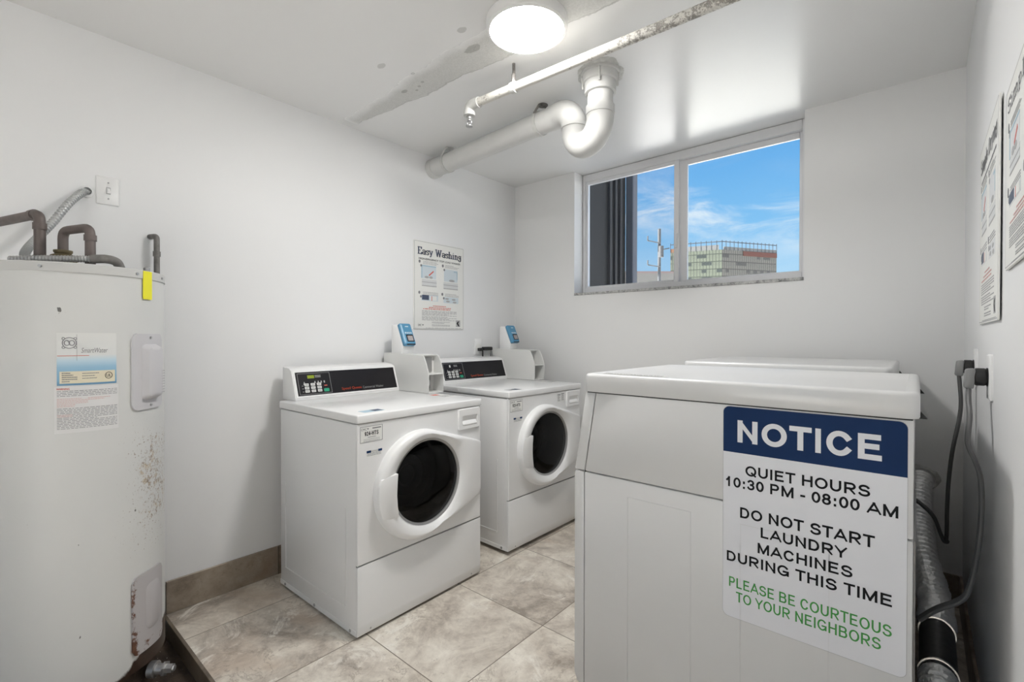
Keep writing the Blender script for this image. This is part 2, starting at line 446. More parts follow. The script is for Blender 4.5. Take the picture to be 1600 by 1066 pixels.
# ceiling: glossy white paint with a strip where it has flaked down to grey plaster
m, t, b = wall_paint('ceiling_paint', (.80, .80, .795), .26, .05); b.inputs['IOR'].default_value = 1.75
co = t.coords(); X, Y, Z = t.sep(co)
wob = t.noise(co, 5.5, 6, .65); wob2 = t.noise(co, 3.1, 5, .6)
cx = t.math('ADD', Y, 1.43)
wid = t.math('ADD', .028, t.math('MULTIPLY', t.smooth(X, .02, 1.0), .050))
edge = t.math('SUBTRACT', t.math('ADD', wid, t.math('MULTIPLY', t.math('SUBTRACT', wob, .5), .085)), t.math('ABSOLUTE', cx))
inx = t.math('MULTIPLY', t.smooth(X, .05, .10), t.math('SUBTRACT', 1.0, t.smooth(X, 2.1, 2.2)))
strip = t.math('MULTIPLY', t.mix(t.smooth(cx, -.02, .03), t.smooth(edge, -.03, .03), t.smooth(edge, -.002, .003)), inx)
rim = t.math('MULTIPLY', t.math('SUBTRACT', 1.0, t.smooth(t.math('ABSOLUTE', edge), .0015, .004)), inx)
rim = t.math('MULTIPLY', rim, t.smooth(t.math('ADD', cx, t.math('MULTIPLY', wob2, .06)), .02, .05))
mask = strip
grain = t.noise(co, 140, 3)
plaster = t.mix(grain, (.46, .46, .445), (.70, .70, .68))
base = b.inputs['Base Color'].links[0].from_socket
c1 = t.mix(t.math('MULTIPLY', mask, .9), base, plaster)
c1 = t.mix(t.math('MULTIPLY', rim, .55), c1, (.34, .34, .33))
def chip(px, py, rx, ry, dark):
    global c1
    q = t.math('ADD', t.math('POWER', t.math('DIVIDE', t.math('SUBTRACT', X, px), rx), 2.0), t.math('POWER', t.math('DIVIDE', t.math('SUBTRACT', Y, py), ry), 2.0))
    q = t.math('ADD', q, t.math('MULTIPLY', t.math('SUBTRACT', t.noise(co, 45, 3), .5), 1.6))
    c1 = t.mix(t.math('MULTIPLY', t.math('SUBTRACT', 1.0, t.smooth(q, .8, 1.1)), dark), c1, t.mix(grain, (.30, .30, .29), (.48, .48, .46)))
chip(1.03, -1.475, .042, .020, .95); chip(1.085, -1.583, .022, .016, .55); chip(.546, -1.451, .020, .012, .9)
chip(.646, -1.645, .024, .014, .5); chip(.678, -1.449, .010, .008, .8); chip(.636, -1.435, .009, .008, .8); chip(.70, -1.52, .012, .008, .6); chip(.60, -1.42, .008, .006, .9)
t.put(b.inputs['Base Color'], c1)
t.put(b.inputs['Roughness'], t.mix(mask, (.26,)*3, (.8,)*3))
hgt = t.math('ADD', t.math('MULTIPLY', mask, -1.0), t.math('MULTIPLY', t.math('MULTIPLY', grain, mask), .6))
hgt = t.math('ADD', hgt, t.math('MULTIPLY', t.noise(co, 1.6, 2), .8))
t.put(b.inputs['Normal'], t.bump(hgt, .35, .004))
M['ceiling'] = m

# stone-look tile
def stone(name, tile=None, org=(0, 0), dark=1.0, vertical=False, tint=(1, 1, 1)):
    m, t, b = newmat(name); co = t.coords(); X, Y, Z = t.sep(co)
    if vertical: U, V = t.math('ADD', X, Y), Z
    else: U, V = X, Y
    if tile:
        iu = t.math('DIVIDE', t.math('SUBTRACT', U, org[0]), tile[0]); iv = t.math('DIVIDE', t.math('SUBTRACT', V, org[1]), tile[1])
        fu, fv = t.math('FLOOR', iu), t.math('FLOOR', iv)
        wn = t.n.new('ShaderNodeTexWhiteNoise'); wn.noise_dimensions = '2D'; t.l.new(t.comb(fu, fv, 0), wn.inputs['Vector'])
        off = t.vmath('SCALE', wn.outputs['Color'], None); off.node.inputs['Scale'].default_value = 17.0
        vec = t.vmath('ADD', co, off)
        du = t.math('ABSOLUTE', t.math('SUBTRACT', t.math('FRACT', iu), .5)); dv = t.math('ABSOLUTE', t.math('SUBTRACT', t.math('FRACT', iv), .5))
        gu = t.math('MULTIPLY', t.math('SUBTRACT', .5, du), tile[0]); gv = t.math('MULTIPLY', t.math('SUBTRACT', .5, dv), tile[1])
        g = t.math('MINIMUM', gu, gv)
        grout = t.math('SUBTRACT', 1.0, t.smooth(g, .0012, .0026))
    else: vec = co; grout = None
    a = t.noise(vec, 2.8, 12, .70, .5); c = t.noise(vec, 5.0, 12, .70, .9); d = t.noise(vec, 42, 6, .75); e = t.noise(vec, 2.2, 4, .55, .8); e2 = t.noise(vec, 11, 8, .75, 1.0)
    k = dark
    aa = t.math('ADD', a, t.math('MULTIPLY', t.math('SUBTRACT', e2, .5), .35))
    base = t.ramp(aa, [(.34, (.30*k, .265*k, .23*k)), (.44, (.50*k, .455*k, .405*k)), (.54, (.655*k, .615*k, .555*k)), (.66, (.80*k, .77*k, .71*k))])
    base = t.mix(t.math('MULTIPLY', t.smooth(e, .54, .68), .55), base, (.50*k, .40*k, .32*k))
    vein = t.math('SUBTRACT', 1.0, t.smooth(t.math('ABSOLUTE', t.math('SUBTRACT', c, .5)), .0, .022))
    vein = t.math('MULTIPLY', vein, t.smooth(t.noise(vec, 3.0, 3), .46, .62))
    base = t.mix(t.math('MULTIPLY', vein, .60), base, (.27*k, .225*k, .18*k))
    lite = t.smooth(t.noise(vec, 4.2, 12, .74, 1.0), .56, .64)
    base = t.mix(t.math('MULTIPLY', lite, .60), base, (.86*k, .85*k, .81*k))
    base = t.mix(t.math('MULTIPLY', t.smooth(d, .56, .70), .40), base, (.27*k, .23*k, .20*k))
    if grout is not None: base = t.mix(grout, base, (.20*k, .17*k, .14*k))
    base = t.mix(1.0, base, tint, 'MULTIPLY')
    t.put(b.inputs['Base Color'], base); b.inputs['Roughness'].default_value = .38
    h = t.math('MULTIPLY', t.math('ADD', a, t.math('MULTIPLY', d, .25)), 1.0)
    if grout is not None: h = t.math('SUBTRACT', h, grout)
    t.put(b.inputs['Normal'], t.bump(h, .25, .003)); return m
M['floor'] = stone('stone_floor_tile', (.496, .501), (.262, -1.793), 1.10, False, (1.0, .980, .945))
M['basetile'] = stone('stone_base_tile', (.496, 5.0), (.18, -1.0), .46, True, (1.0, .88, .76))
M['curb'] = stone('stone_edge', None, (0, 0), .30, False, (1.0, .88, .72))
m, t, b = newmat('dirty_old_floor'); co = t.coords(); n = t.noise(co, 9, 8, .7); n2 = t.noise(co, 120, 3)
c_ = t.ramp(n, [(.3, (.022, .015, .010)), (.55, (.07, .048, .033)), (.8, (.15, .115, .08))])
t.put(b.inputs['Base Color'], t.mix(t.smooth(n2, .70, .74), c_, (.5, .47, .42))); b.inputs['Roughness'].default_value = .9
t.put(b.inputs['Normal'], t.bump(n, .5, .01)); M['pit'] = m
m, t, b = newmat('speckled_stone_sill'); co = t.coords(); n = t.noise(co, 60, 6, .7); n2 = t.noise(co, 14, 4)
t.put(b.inputs['Base Color'], t.ramp(t.math('ADD', t.math('MULTIPLY', n, .7), t.math('MULTIPLY', n2, .3)), [(.38, (.12, .12, .12)), (.5, (.40, .40, .39)), (.65, (.66, .66, .64))])); b.inputs['Roughness'].default_value = .5
M['sill'] = m

# heater jacket: off-white enamel with rust speckle on the room side and along the foot
m, t, b = newmat('heater_jacket'); co = t.coords(); X, Y, Z = t.sep(co)
ang = t.math('ARCTAN2', Y, X)
side = t.math('MULTIPLY', t.smooth(ang, -.05, .70), t.math('SUBTRACT', 1.0, t.smooth(ang, 1.3, 1.7)))
zz = t.math('MULTIPLY', t.smooth(Z, .38, .66), t.math('SUBTRACT', 1.0, t.smooth(Z, .88, 1.02)))
foot = t.math('SUBTRACT', 1.0, t.smooth(Z, .06, .20))
foot = t.math('MULTIPLY', foot, t.smooth(ang, .0, .5))
big = t.noise(co, 9, 6, .7); fine = t.noise(t.vmath('MULTIPLY', co, (1, 1, .75)), 70, 7, .8); fine2 = t.noise(co, 150, 3, .6)
am = t.math('ADD', t.math('MULTIPLY', t.math('MULTIPLY', side, zz), .25), t.math('MULTIPLY', foot, .36))
am = t.math('ADD', am, t.math('MULTIPLY', side, .045))
sp = t.smooth(t.math('ADD', t.math('ADD', t.math('MULTIPLY', fine, .80), t.math('MULTIPLY', big, .35)), am), .90, .97)
sp2 = t.smooth(t.math('ADD', fine2, t.math('MULTIPLY', am, .48)), .74, .80)
white = t.mix(t.noise(co, 2.0, 4), (.60, .605, .59), (.67, .67, .655))
rust = t.mix(t.smooth(t.noise(co, 55, 5, .7), .38, .62), (.17, .10, .055), (.52, .43, .31))
c_ = t.mix(t.math('MULTIPLY', sp, .9), white, rust)
c_ = t.mix(t.math('MULTIPLY', sp2, .75), c_, (.20, .13, .08))
gone = t.smooth(t.math('ADD', t.math('MULTIPLY', big, .10), t.math('MULTIPLY', t.smooth(ang, .25, .9), .075)), .0, .001)
lowr = t.smooth(t.math('SUBTRACT', t.math('ADD', t.math('MULTIPLY', big, .09), t.math('MULTIPLY', t.smooth(ang, .20, .95), .09)), t.math('SUBTRACT', Z, .145)), .03, .045)
c_ = t.mix(lowr, c_, t.mix(fine, (.012, .006, .004), (.055, .026, .014)))
nick = t.smooth(t.noise(t.vmath('MULTIPLY', co, (1, 1, .6)), 48, 2, .4), .765, .78)
c_ = t.mix(t.math('MULTIPLY', nick, .85), c_, (.05, .045, .04))
t.put(b.inputs['Base Color'], c_); b.inputs['Roughness'].default_value = .42
t.put(b.inputs['Normal'], t.bump(t.math('ADD', t.noise(co, 2.2, 3), t.math('MULTIPLY', sp, -.15)), .18, .006)); M['jacket'] = m
m, t, b = newmat('rusty_cover'); co = t.coords(); X, Y, Z = t.sep(co); n = t.noise(co, 34, 8, .75)
am = t.math('ADD', t.math('MULTIPLY', t.math('SUBTRACT', 1.0, t.smooth(Z, .19, .34)), .13), t.math('MULTIPLY', t.math('SUBTRACT', 1.0, t.smooth(t.math('ARCTAN2', Y, X), .44, .56)), .16))
c_ = t.mix(t.smooth(t.math('ADD', n, am), .66, .74), (.46, .44, .445), t.mix(t.noise(co, 60, 3), (.07, .025, .015), (.20, .09, .05)))
t.put(b.inputs['Base Color'], c_); b.inputs['Roughness'].default_value = .5; M['cover'] = m
# flaking paint on the sprinkler pipe: white near its head, bare iron further along
m, t, b = newmat('flaking_pipe_paint'); co = t.coords(); X, Y, Z = t.sep(co)
n = t.noise(co, 30, 8, .8); n2 = t.noise(co, 120, 5, .75)
fl = t.smooth(t.math('ADD', t.math('ADD', t.math('MULTIPLY', n, .7), t.math('MULTIPLY', n2, .3)), t.math('MULTIPLY', t.math('ADD', t.math('MULTIPLY', t.smooth(X, .28, .95), .13), t.math('MULTIPLY', t.math('SUBTRACT', 1.0, t.smooth(X, .0, .26)), .10)), 1.0)), .60, .66)
c_ = t.mix(fl, (.60, .585, .54), t.mix(n2, (.13, .125, .115), (.36, .34, .31)))
c_ = t.mix(t.math('MULTIPLY', t.smooth(n2, .60, .70), .5), c_, (.56, .46, .33))
t.put(b.inputs['Base Color'], c_); b.inputs['Roughness'].default_value = .6
t.put(b.inputs['Normal'], t.bump(t.math('ADD', fl, n2), .4, .002)); M['flaky'] = m
M['drain'] = mat('painted_drain_pipe', (.60, .60, .585), .6, var=.05, vscale=12, bump=(120, .3, .002))
m, t, b = newmat('aluminium_foil'); co = t.coords(); n = t.noise(co, 45, 4, .7, 1.5)
b.inputs['Metallic'].default_value = .65; b.inputs['Roughness'].default_value = .28; t.put(b.inputs['Base Color'], t.mix(n, (.80, .80, .80), (.98, .98, .98)))
t.put(b.inputs['Normal'], t.bump(n, .5, .004)); M['foil'] = m
M['duct'] = mat('dark_duct_sleeve', (.035, .035, .035), .42, var=.4, vscale=18, bump=(40, .3))
M['clamp'] = mat('hanger_iron', (.20, .19, .18), .6, metal=.4, var=.5, vscale=60)
M['clampw'] = mat('painted_hanger', (.55, .55, .53), .5, var=.15, vscale=60)
M['plasterring'] = mat('broken_plaster', (.55, .55, .53), .85, var=.35, vscale=40, bump=(60, .8, .008))
M['wood'] = mat('bare_wood_block', (.38, .22, .12), .7, var=.2)

# distant tower cladding: pale green panels with mullions and a few open windows
def facade(name, a, bcol, line, openc, seed, fl=5.2, vx=2.6):
    m, t, b = newmat(name); co = t.coords(); X, Y, Z = t.sep(co)
    U = t.math('ADD', X, Y)
    fz = t.math('FRACT', t.math('DIVIDE', Z, fl)); fu = t.math('FRACT', t.math('DIVIDE', U, vx))
    c = t.mix(t.noise(co, .15, 3), a, bcol)
    band = t.math('GREATER_THAN', fz, .62)
    c = t.mix(t.math('MULTIPLY', band, .5), c, tuple(min(1, q*1.25) for q in a))
    c = t.mix(t.math('MULTIPLY', t.math('LESS_THAN', fu, .22), .75), c, line)
    c = t.mix(t.math('MULTIPLY', t.math('LESS_THAN', t.math('ABSOLUTE', t.math('SUBTRACT', fz, .60)), .06), .85), c, line)
    wn = t.n.new('ShaderNodeTexWhiteNoise'); wn.noise_dimensions = '2D'
    t.l.new(t.comb(t.math('FLOOR', t.math('DIVIDE', U, vx*1.6)), t.math('ADD', t.math('FLOOR', t.math('DIVIDE', Z, fl)), seed), 0), wn.inputs['Vector'])
    op = t.math('MULTIPLY', t.math('GREATER_THAN', wn.outputs['Value'], .72), t.math('MULTIPLY', t.math('LESS_THAN', fz, .55), t.math('GREATER_THAN', fz, .12)))
    c = t.mix(op, c, openc); t.put(b.inputs['Base Color'], c); b.inputs['Roughness'].default_value = .5; return m
M['facade_a'] = facade('tower_facade_green', (.095, .105, .078), (.11, .12, .095), (.03, .035, .028), (.03, .036, .034), 3)
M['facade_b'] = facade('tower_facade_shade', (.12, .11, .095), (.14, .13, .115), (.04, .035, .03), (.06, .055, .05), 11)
M['orangebrick'] = mat('tower_parapet_orange', (.17, .085, .05), .8, var=.4, vscale=.6)

# ------------------------------------------------------------------ the room
H = 2.3454; W = 2.5552; YF = -4.35; PITZ = -.07; PITY = -2.275; T = .16
WL, WR, WB = .552, 1.9545, 1.4835   # window recess left, right, sill height
def struct(name, bm, m, parent=None, smooth=0):
    o = obj(name, bm, m, parent, local=True, smooth=smooth)
    if parent is None: o['kind'] = 'structure'
    return o
bm = B(); box(bm, (0, PITY, -.2), (W, 0, 0)); box(bm, (.72, YF, -.2), (W, PITY, 0)); struct('floor', bm, M['floor'])
bm = B(); box(bm, (0, YF, -.2), (.72, PITY, PITZ)); struct('floor_sunken', bm, M['pit'])
bm = B(); box(bm, (-T, YF-T, H), (W+T, T+.02, H+.2)); struct('ceiling', bm, M['ceiling'])
bm = B(); box(bm, (-T, YF-T, -.2), (0, T+.02, H)); struct('wall_left', bm, M['wall'])
bm = B(); box(bm, (W, YF-T, -.2), (W+T, T+.02, H)); struct('wall_right', bm, M['wall'])
DX0, DX1, DZT = 1.30, 2.12, 2.06       # unseen doorway, added behind the camera to let daylight in
bm = B(); box(bm, (0, YF-T, -.2), (DX0, YF, H)); box(bm, (DX1, YF-T, -.2), (W, YF, H)); box(bm, (DX0, YF-T, DZT), (DX1, YF, H)); box(bm, (DX0, YF-T, -.2), (DX1, YF, 0)); struct('wall_front', bm, M['wall'])
bm = B(); box(bm, (-8, -14, -.3), (10, YF-T, -.02)); struct('added_bounce_slab', bm, M['concrete'])  # unseen pale slab, added to bounce sunlight in through the doorway
bm = B(); box(bm, (0, 0, -.2), (W, T+.02, WB-.012)); box(bm, (0, 0, WB-.012), (WL, T+.02, H)); box(bm, (WR, 0, WB-.012), (W, T+.02, H)); struct('wall_back', bm, M['wallback'])
# tile base
def baseboard(name, a, b):
    bm = B(); box(bm, a, b, .002, 1); struct(name, bm, M['basetile'])
baseboard('baseboard_left', (0, PITY, 0), (.010, 0, .1395)); baseboard('baseboard_back', (.010, -.010, 0), (W-.010, 0, .1395)); baseboard('baseboard_right', (W-.010, YF, 0), (W, 0, .1395))
bm = B(); box(bm, (.0, PITY-.012, PITZ), (.72, PITY, .002), .001, 1); box(bm, (.72-.012, YF, PITZ), (.72, PITY-.012, .002), .001, 1); struct('trim_1', bm, M['curb'])
# marble sill
bm = B(); box(bm, (WL, -.006, WB-.012), (WR, .14, WB+.004), .002, 1); struct('trim_2', bm, M['sill'])

# window_1: aluminium slider, left sash nearer the room, right pane clear
win = bpy.data.objects.new('window_1', None); COL.objects.link(win); win.location = ((WL+WR)/2, .12, WB); win['kind'] = 'structure'
fy0, fy1 = .105, .165
wx0, wx1, wz0, wz1 = WL+.004, WR-.001, WB+.004, H-.002
bm = B(); fr = .042
box(bm, (wx0, fy0, wz0), (wx0+.022, fy1, wz1), .002, 1); box(bm, (wx1-.026, fy0, wz0), (wx1, fy1, wz1), .002, 1)
box(bm, (wx0+.022, fy0, wz0), (wx1-.026, fy1, wz0+.040), .002, 1); box(bm, (wx0+.022, fy0, wz1-.052), (wx1-.026, fy1, wz1), .002, 1)
obj('window_frame', bm, M['alum'], win)
def sash(x0, x1, z0, z1, y0, y1, st, name, m=M['alum'], stl=None, top=None):
    bm = B(); stl = stl or st; top = top or st
    box(bm, (x0, y0, z0), (x0+stl, y1, z1), .002, 1); box(bm, (x1-st, y0, z0), (x1, y1, z1), .002, 1)
    box(bm, (x0+stl, y0, z0), (x1-st, y1, z0+st*.8), .002, 1); box(bm, (x0+stl, y0, z1-top), (x1-st, y1, z1), .002, 1)
    return obj(name, bm, m, win)
mull = 1.255
s1 = sash(wx0+.022, mull+.0, wz0+.030, wz1-.050, .112, .134, .030, 'sliding_sash', stl=.016, top=.024)
bm = B(); box(bm, (wx0+.036, .121, wz0+.05), (mull-.028, .124, wz1-.07)); obj('window_pane', bm, M['glassscreen'], s1)
bm = B(); box(bm, (mull-.020, .100, 1.74), (mull-.006, .112, 1.83), .003, 1); obj('sash_latch', bm, M['alum'], s1)
s2 = sash(mull-.005, wx1-.024, wz0+.036, wz1-.052, .138, .158, .020, 'fixed_sash', stl=.050, top=.034, m=M['alum'])
bm = B(); box(bm, (mull+.04, .147, wz0+.05), (wx1-.040, .150, wz1-.08)); obj('window_pane', bm, M['glass'], s2)

# ------------------------------------------------------------------ outdoors
bm = B(); box(bm, (-400, .6, -.9), (400, 900, -.5)); struct('ground_outside', bm, M['concrete'])
def at(px, py, d):
    return CAM + FW*d + RT*((px-800)/F*d) - UP*((py-533)/F*d)
D0 = 330
cA = at(1128, 430, D0)                       # near corner of the tower
sc = D0/F
uL = Vector((-.90, -.30, 0)).normalized(); uR = Vector((.62, 1.0, 0)).normalized()
top = at(1128, 390, D0).z; base = -.5
Ln, Rn = 34, 48
tw = thing('office_tower', (cA.x, cA.y, base), 'pale green glass office tower with a railed flat roof, far outside the window', 'building')
def wallprism(bm, a, b, th, z0, z1):
    n = Vector((-(b-a).y, (b-a).x, 0)).normalized()*th
    pts = [a, b, b+n, a+n]
    return prism(bm, [Vector((p.x, p.y, z0)) for p in pts], (0, 0, z1-z0))
c0 = Vector((cA.x, cA.y, 0)); cl_ = c0+uL*Ln; cr_ = c0+uR*Rn
bm = B(); wallprism(bm, c0, cl_, -4, base, top); obj('green_facade', bm, M['facade_a'], tw, smooth=0)
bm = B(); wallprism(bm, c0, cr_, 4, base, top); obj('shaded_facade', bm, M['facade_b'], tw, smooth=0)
bm = B(); prism(bm, [Vector((p.x, p.y, top-1.2)) for p in (c0+uL*4+uR*4, cl_+uR*4, cl_+uR*40, cr_+uL*20, cr_+uL*4)], (0, 0, 1.0)); obj('roof', bm, M['concrete'], tw, smooth=0)
bm = B(); wallprism(bm, c0+uL*2, c0+uL*22, -1.0, top, top+3.4); wallprism(bm, c0+uR*2, cr_, 1.0, top, top+2.2); obj('white_parapet', bm, mat('tower_white_panel', (.13, .13, .13), .7), tw, smooth=0)
bm = B(); wallprism(bm, c0+uL*22, cl_, -1.0, top, top+2.6); obj('orange_parapet', bm, M['orangebrick'], tw, smooth=0)
bm = B(); wallprism(bm, c0+uR*18, cr_, -.4, top-3.5, top-.2); obj('red_band', bm, mat('tower_red_band', (.10, .035, .025), .7), tw, smooth=0)
bm = B()
for u, L in ((uL, Ln), (uR, Rn)):
    nn = int(L/3.4)
    for i in range(nn+1):
        p = c0+u*(L*i/nn); tube(bm, [(p.x, p.y, top), (p.x, p.y, top+6.6)], .20, 6)
    for hz in (5.6,):
        tube(bm, [(c0.x, c0.y, top+hz), ((c0+u*L).x, (c0+u*L).y, top+hz)], .30, 6)
obj('roof_railing', bm, mat('roof_rail_grey', (.035, .04, .05), .7), tw)
# neighbouring wing of the same block, in its own shade
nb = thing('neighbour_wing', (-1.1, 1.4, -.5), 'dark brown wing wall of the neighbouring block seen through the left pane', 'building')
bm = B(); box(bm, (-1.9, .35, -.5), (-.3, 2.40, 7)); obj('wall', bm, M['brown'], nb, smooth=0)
bm = B()
for yy in (1.98, 2.10, 2.22): box(bm, (-.3, yy, -.5), (-.27, yy+.05, 7))
obj('rib', bm, mat('brown_rib', (.03, .027, .026), .7), nb, smooth=0)
bm = B(); box(bm, (-.3, 2.40, -.5), (-.20, 2.52, 7), .01, 1); obj('corner_post', bm, mat('grey_post', (.12, .12, .13), .6), nb)
# utility pole
pb = at(1030, 430, 26)
po = thing('utility_pole', (pb.x, pb.y, -.5), 'grey utility pole with crossarms seen through the left pane', 'pole')
bm = B(); ztop = at(1030, 358, 26).z; tube(bm, [(pb.x, pb.y, -.5), (pb.x, pb.y, ztop)], .085, 10); obj('shaft', bm, M['pole'], po)
for (px0, py0, px1, py1) in ((1012, 376, 1032, 380), (1012, 414, 1032, 417), (1030, 391, 1046, 388)):
    a, b2 = at(px0, py0, 26), at(px1, py1, 25.9)
    bm = B(); tube(bm, [a, b2], .03, 8); tube(bm, [a, a+Vector((0, 0, .25))], .035, 8); obj('crossarm', bm, M['pole'], po)
bm = B(); q = at(1033, 402, 25.7); tube(bm, [q, q+Vector((0, 0, .6))], .13, 12); obj('transformer', bm, M['pole'], po)
a, b2 = at(940, 428, 100), at(1056, 424, 100)
lb = thing('low_building', (b2.x, b2.y, -.5), 'low building with a pinkish flat roof below the utility pole', 'building')
bm = B(); wallprism(bm, Vector((a.x, a.y, 0)), Vector((b2.x, b2.y, 0)), 8, -.5, b2.z-.4); obj('wall', bm, mat('pale_stucco', (.2, .19, .17), .8), lb, smooth=0)
bm = B(); wallprism(bm, Vector((a.x, a.y, 0)), Vector((b2.x, b2.y, 0)), 8.3, b2.z-.4, b2.z); obj('roof', bm, mat('pink_roof', (.22, .16, .15), .8), lb, smooth=0)

# ------------------------------------------------------------------ ceiling light
def ceiling_light(LC, label):
    lt = thing('ceiling_light', (LC[0], LC[1], H), label, 'lamp')
    bm = B(); lathe(bm, [(.138, 0), (.150, -.001), (.151, -.014), (.148, -.034), (.142, -.039), (.137, -.039), (.1355, -.035)], (LC[0], LC[1], H), seg=64); obj('housing', bm, M['fixture'], lt)
    bm = B(); lathe(bm, [(.136, -.036), (.134, -.040), (.110, -.043), (.06, -.0445), (.002, -.045)], (LC[0], LC[1], H), seg=64, cap1=True); obj('diffuser', bm, M['diffuser'], lt, label='glowing white diffuser')
ceiling_light((1.304, -1.462), 'round white flush ceiling light, switched on, above the washers')

# ------------------------------------------------------------------ sprinkler pipe
PZ = H-.102
sp = thing('sprinkler_pipe', (.835, -1.297, PZ), 'thin flaking white and rusty sprinkler pipe under the ceiling', 'pipe')
p0, p1 = Vector((.835, -1.297, PZ)), Vector((W, -1.225, PZ))
dv = (p1-p0).normalized()
bm = B(); tube(bm, [p0+dv*.03, p1], .0185, 16); obj('pipe', bm, M['flaky'], sp)
bm = B(); tube(bm, smooth_path([p0+dv*.055, p0+dv*.02, p0+Vector((-.004, 0, -.012)), p0+Vector((-.006, 0, -.045))], 5), [.0235]*16, 16)
lathe(bm, [(.027, -.030), (.027, -.046)], (p0.x-.006, p0.y, PZ), seg=18, cap0=True, cap1=True); obj('elbow', bm, M['clampw'], sp)
bm = B(); h0 = Vector((p0.x-.006, p0.y, PZ-.046))
lathe(bm, [(.011, 0), (.013, -.004), (.013, -.014), (.009, -.018), (.009, -.022)], h0, seg=12, cap0=True, cap1=True)
for s_ in (-1, 1): tube(bm, smooth_path([h0+Vector((s_*.008, 0, -.02)), h0+Vector((s_*.013, 0, -.032)), h0+Vector((s_*.004, 0, -.046))], 4), .0025, 6)
lathe(bm, [(.002, -.044), (.016, -.046), (.016, -.049), (.002, -.050)], h0, seg=16, cap0=True, cap1=True); obj('sprinkler_head', bm, M['steel'], sp, label='small steel sprinkler head')
def hanger(name, pc, r, ceil_off, m, label, wide=.02, two=True):
    """split ring hanger round a pipe at pc, straps up to the ceiling"""
    g = thing(name, (pc[0]+ceil_off[0], pc[1]+ceil_off[1], H), label, 'hanger', 'pipe hangers under the ceiling')
    c = Vector(pc)
    bm = B(); L = []
    for x_ in (-wide/2, wide/2):
        pass
    pr = [(r+.001, -wide/2), (r+.005, -wide/2), (r+.005, wide/2), (r+.001, wide/2), (r+.001, -wide/2)]
    lathe(bm, pr, c, axis='x', seg=36); obj('ring', bm, M['clampw'], g)
    bm = B()
    if two:
        topp = Vector((c.x+ceil_off[0], c.y+ceil_off[1], H-.004)); 
        gap = H-(c.z+r)
        for s_ in (-1, 1):
            a = c+Vector((0, s_*(r+.004)*.80, (r+.004)*.60)); mid = Vector((topp.x, topp.y+s_*.030, c.z+r+gap*.5)); e = topp+Vector((0, s_*.012, 0))
            tube(bm, smooth_path([a, mid, e], 5), .008, 8, flat=(1, .45))
        lathe(bm, [(.026, -.004), (.026, 0)], (topp.x, topp.y, H), seg=16, cap0=True, cap1=True)
    else:
        tube(bm, [c+Vector((0, 0, r)), (c.x+ceil_off[0], c.y+ceil_off[1], H)], .0065, 10)
        tube(bm, [c+Vector((0, 0, r-.004)), c+Vector((0, 0, r+.035))], .011, 10, flat=(1, .7))
    obj('strap', bm, m if two else M['clamp'], g); return g
pcx = p0+dv*((1.090-p0.x)/dv.x)
hanger('pipe_hanger', pcx, .0185, (0, 0), M['clampw'], 'white ring hanger with a thin rod holding the sprinkler pipe', .022, False)

# ------------------------------------------------------------------ drain pipe with trap
DZ = 2.268; R0 = .056
d0 = Vector((0, -.829, DZ)); d1 = Vector((1.045, -.905, DZ)); dd = (d1-d0).normalized()
topc = Vector((1.335, -.985, H))
dr = thing('drain_pipe', (0, -.829, DZ), 'fat white painted drain pipe with a U-shaped trap under the ceiling', 'pipe')
bm = B(); tube(bm, [d0, d1+dd*-.02], R0, 28); lathe(bm, [(R0, .001), (R0+.006, .002), (R0+.006, .045), (R0, .047)], d0, axis='x', seg=28); obj('straight_pipe', bm, M['drain'], dr)
hz = Vector((topc.x-d1.x, topc.y-d1.y, 0)).normalized()
lx = 1.172; left = Vector((lx, d1.y+(lx-d1.x)*(topc.y-d1.y)/(topc.x-d1.x), 0))
legd = (Vector((topc.x, topc.y, 0))-left); rr = legd.length/2; ld = legd.normalized()
path = [d1+dd*-.03, d1]
er = .115
cE = Vector((left.x, left.y, DZ-er))-ld*er*1.0
for k in range(0, 9):
    a = PI/2*(1-k/8); path.append(Vector((cE.x, cE.y, cE.z)) + ld*er*math.cos(a) + Vector((0, 0, er*math.sin(a))))
bm = B(); tube(bm, path, R0+.004, 28); obj('elbow', bm, M['drain'], dr)
zb = 2.145
cpath = [Vector((left.x, left.y, DZ-er+.005)), Vector((left.x, left.y, zb+.03))]
bm = B(); tube(bm, cpath, R0+.009, 28); obj('coupling', bm, M['drain'], dr)
path = [Vector((left.x, left.y, zb+.03))]
cU = left+ld*rr
for k in range(0, 17):
    a = PI+PI*k/16; path.append(Vector((cU.x, cU.y, zb))+ld*rr*math.cos(a)+Vector((0, 0, rr*math.sin(a))))
path.append(Vector((topc.x, topc.y, zb+.045)))
bm = B(); tube(bm, path, R0+.004, 28); obj('trap_bend', bm, M['drain'], dr)
bm = B(); tube(bm, [Vector((topc.x, topc.y, zb+.03)), topc], R0, 28); lathe(bm, [(R0, zb+.012-H), (R0+.007, zb+.014-H), (R0+.007, zb+.05-H), (R0, zb+.052-H)], topc, seg=28); obj('riser', bm, M['drain'], dr)
bm = B(); lathe(bm, [(R0+.002, -.095), (R0+.012, -.093), (R0+.014, -.05), (R0+.022, -.046), (R0+.022, -.014), (R0+.030, -.012), (R0+.030, 0)], topc, seg=28); obj('hub_collar', bm, M['drain'], dr)
for a in (.4, 2.0, 3.7, 5.2):
    bm = B(); tube(bm, [topc+Vector((math.cos(a)*(R0+.019), math.sin(a)*(R0+.019), -.070)), topc+Vector((math.cos(a)*(R0+.024), math.sin(a)*(R0+.024), -.012))], .0045, 8); obj('collar_bolt', bm, M['clampw'], dr)
bm = B(); rnd = random.Random(5); lo, md, hi = [], [], []
ph = [rnd.uniform(0, 6.28) for _ in range(6)]
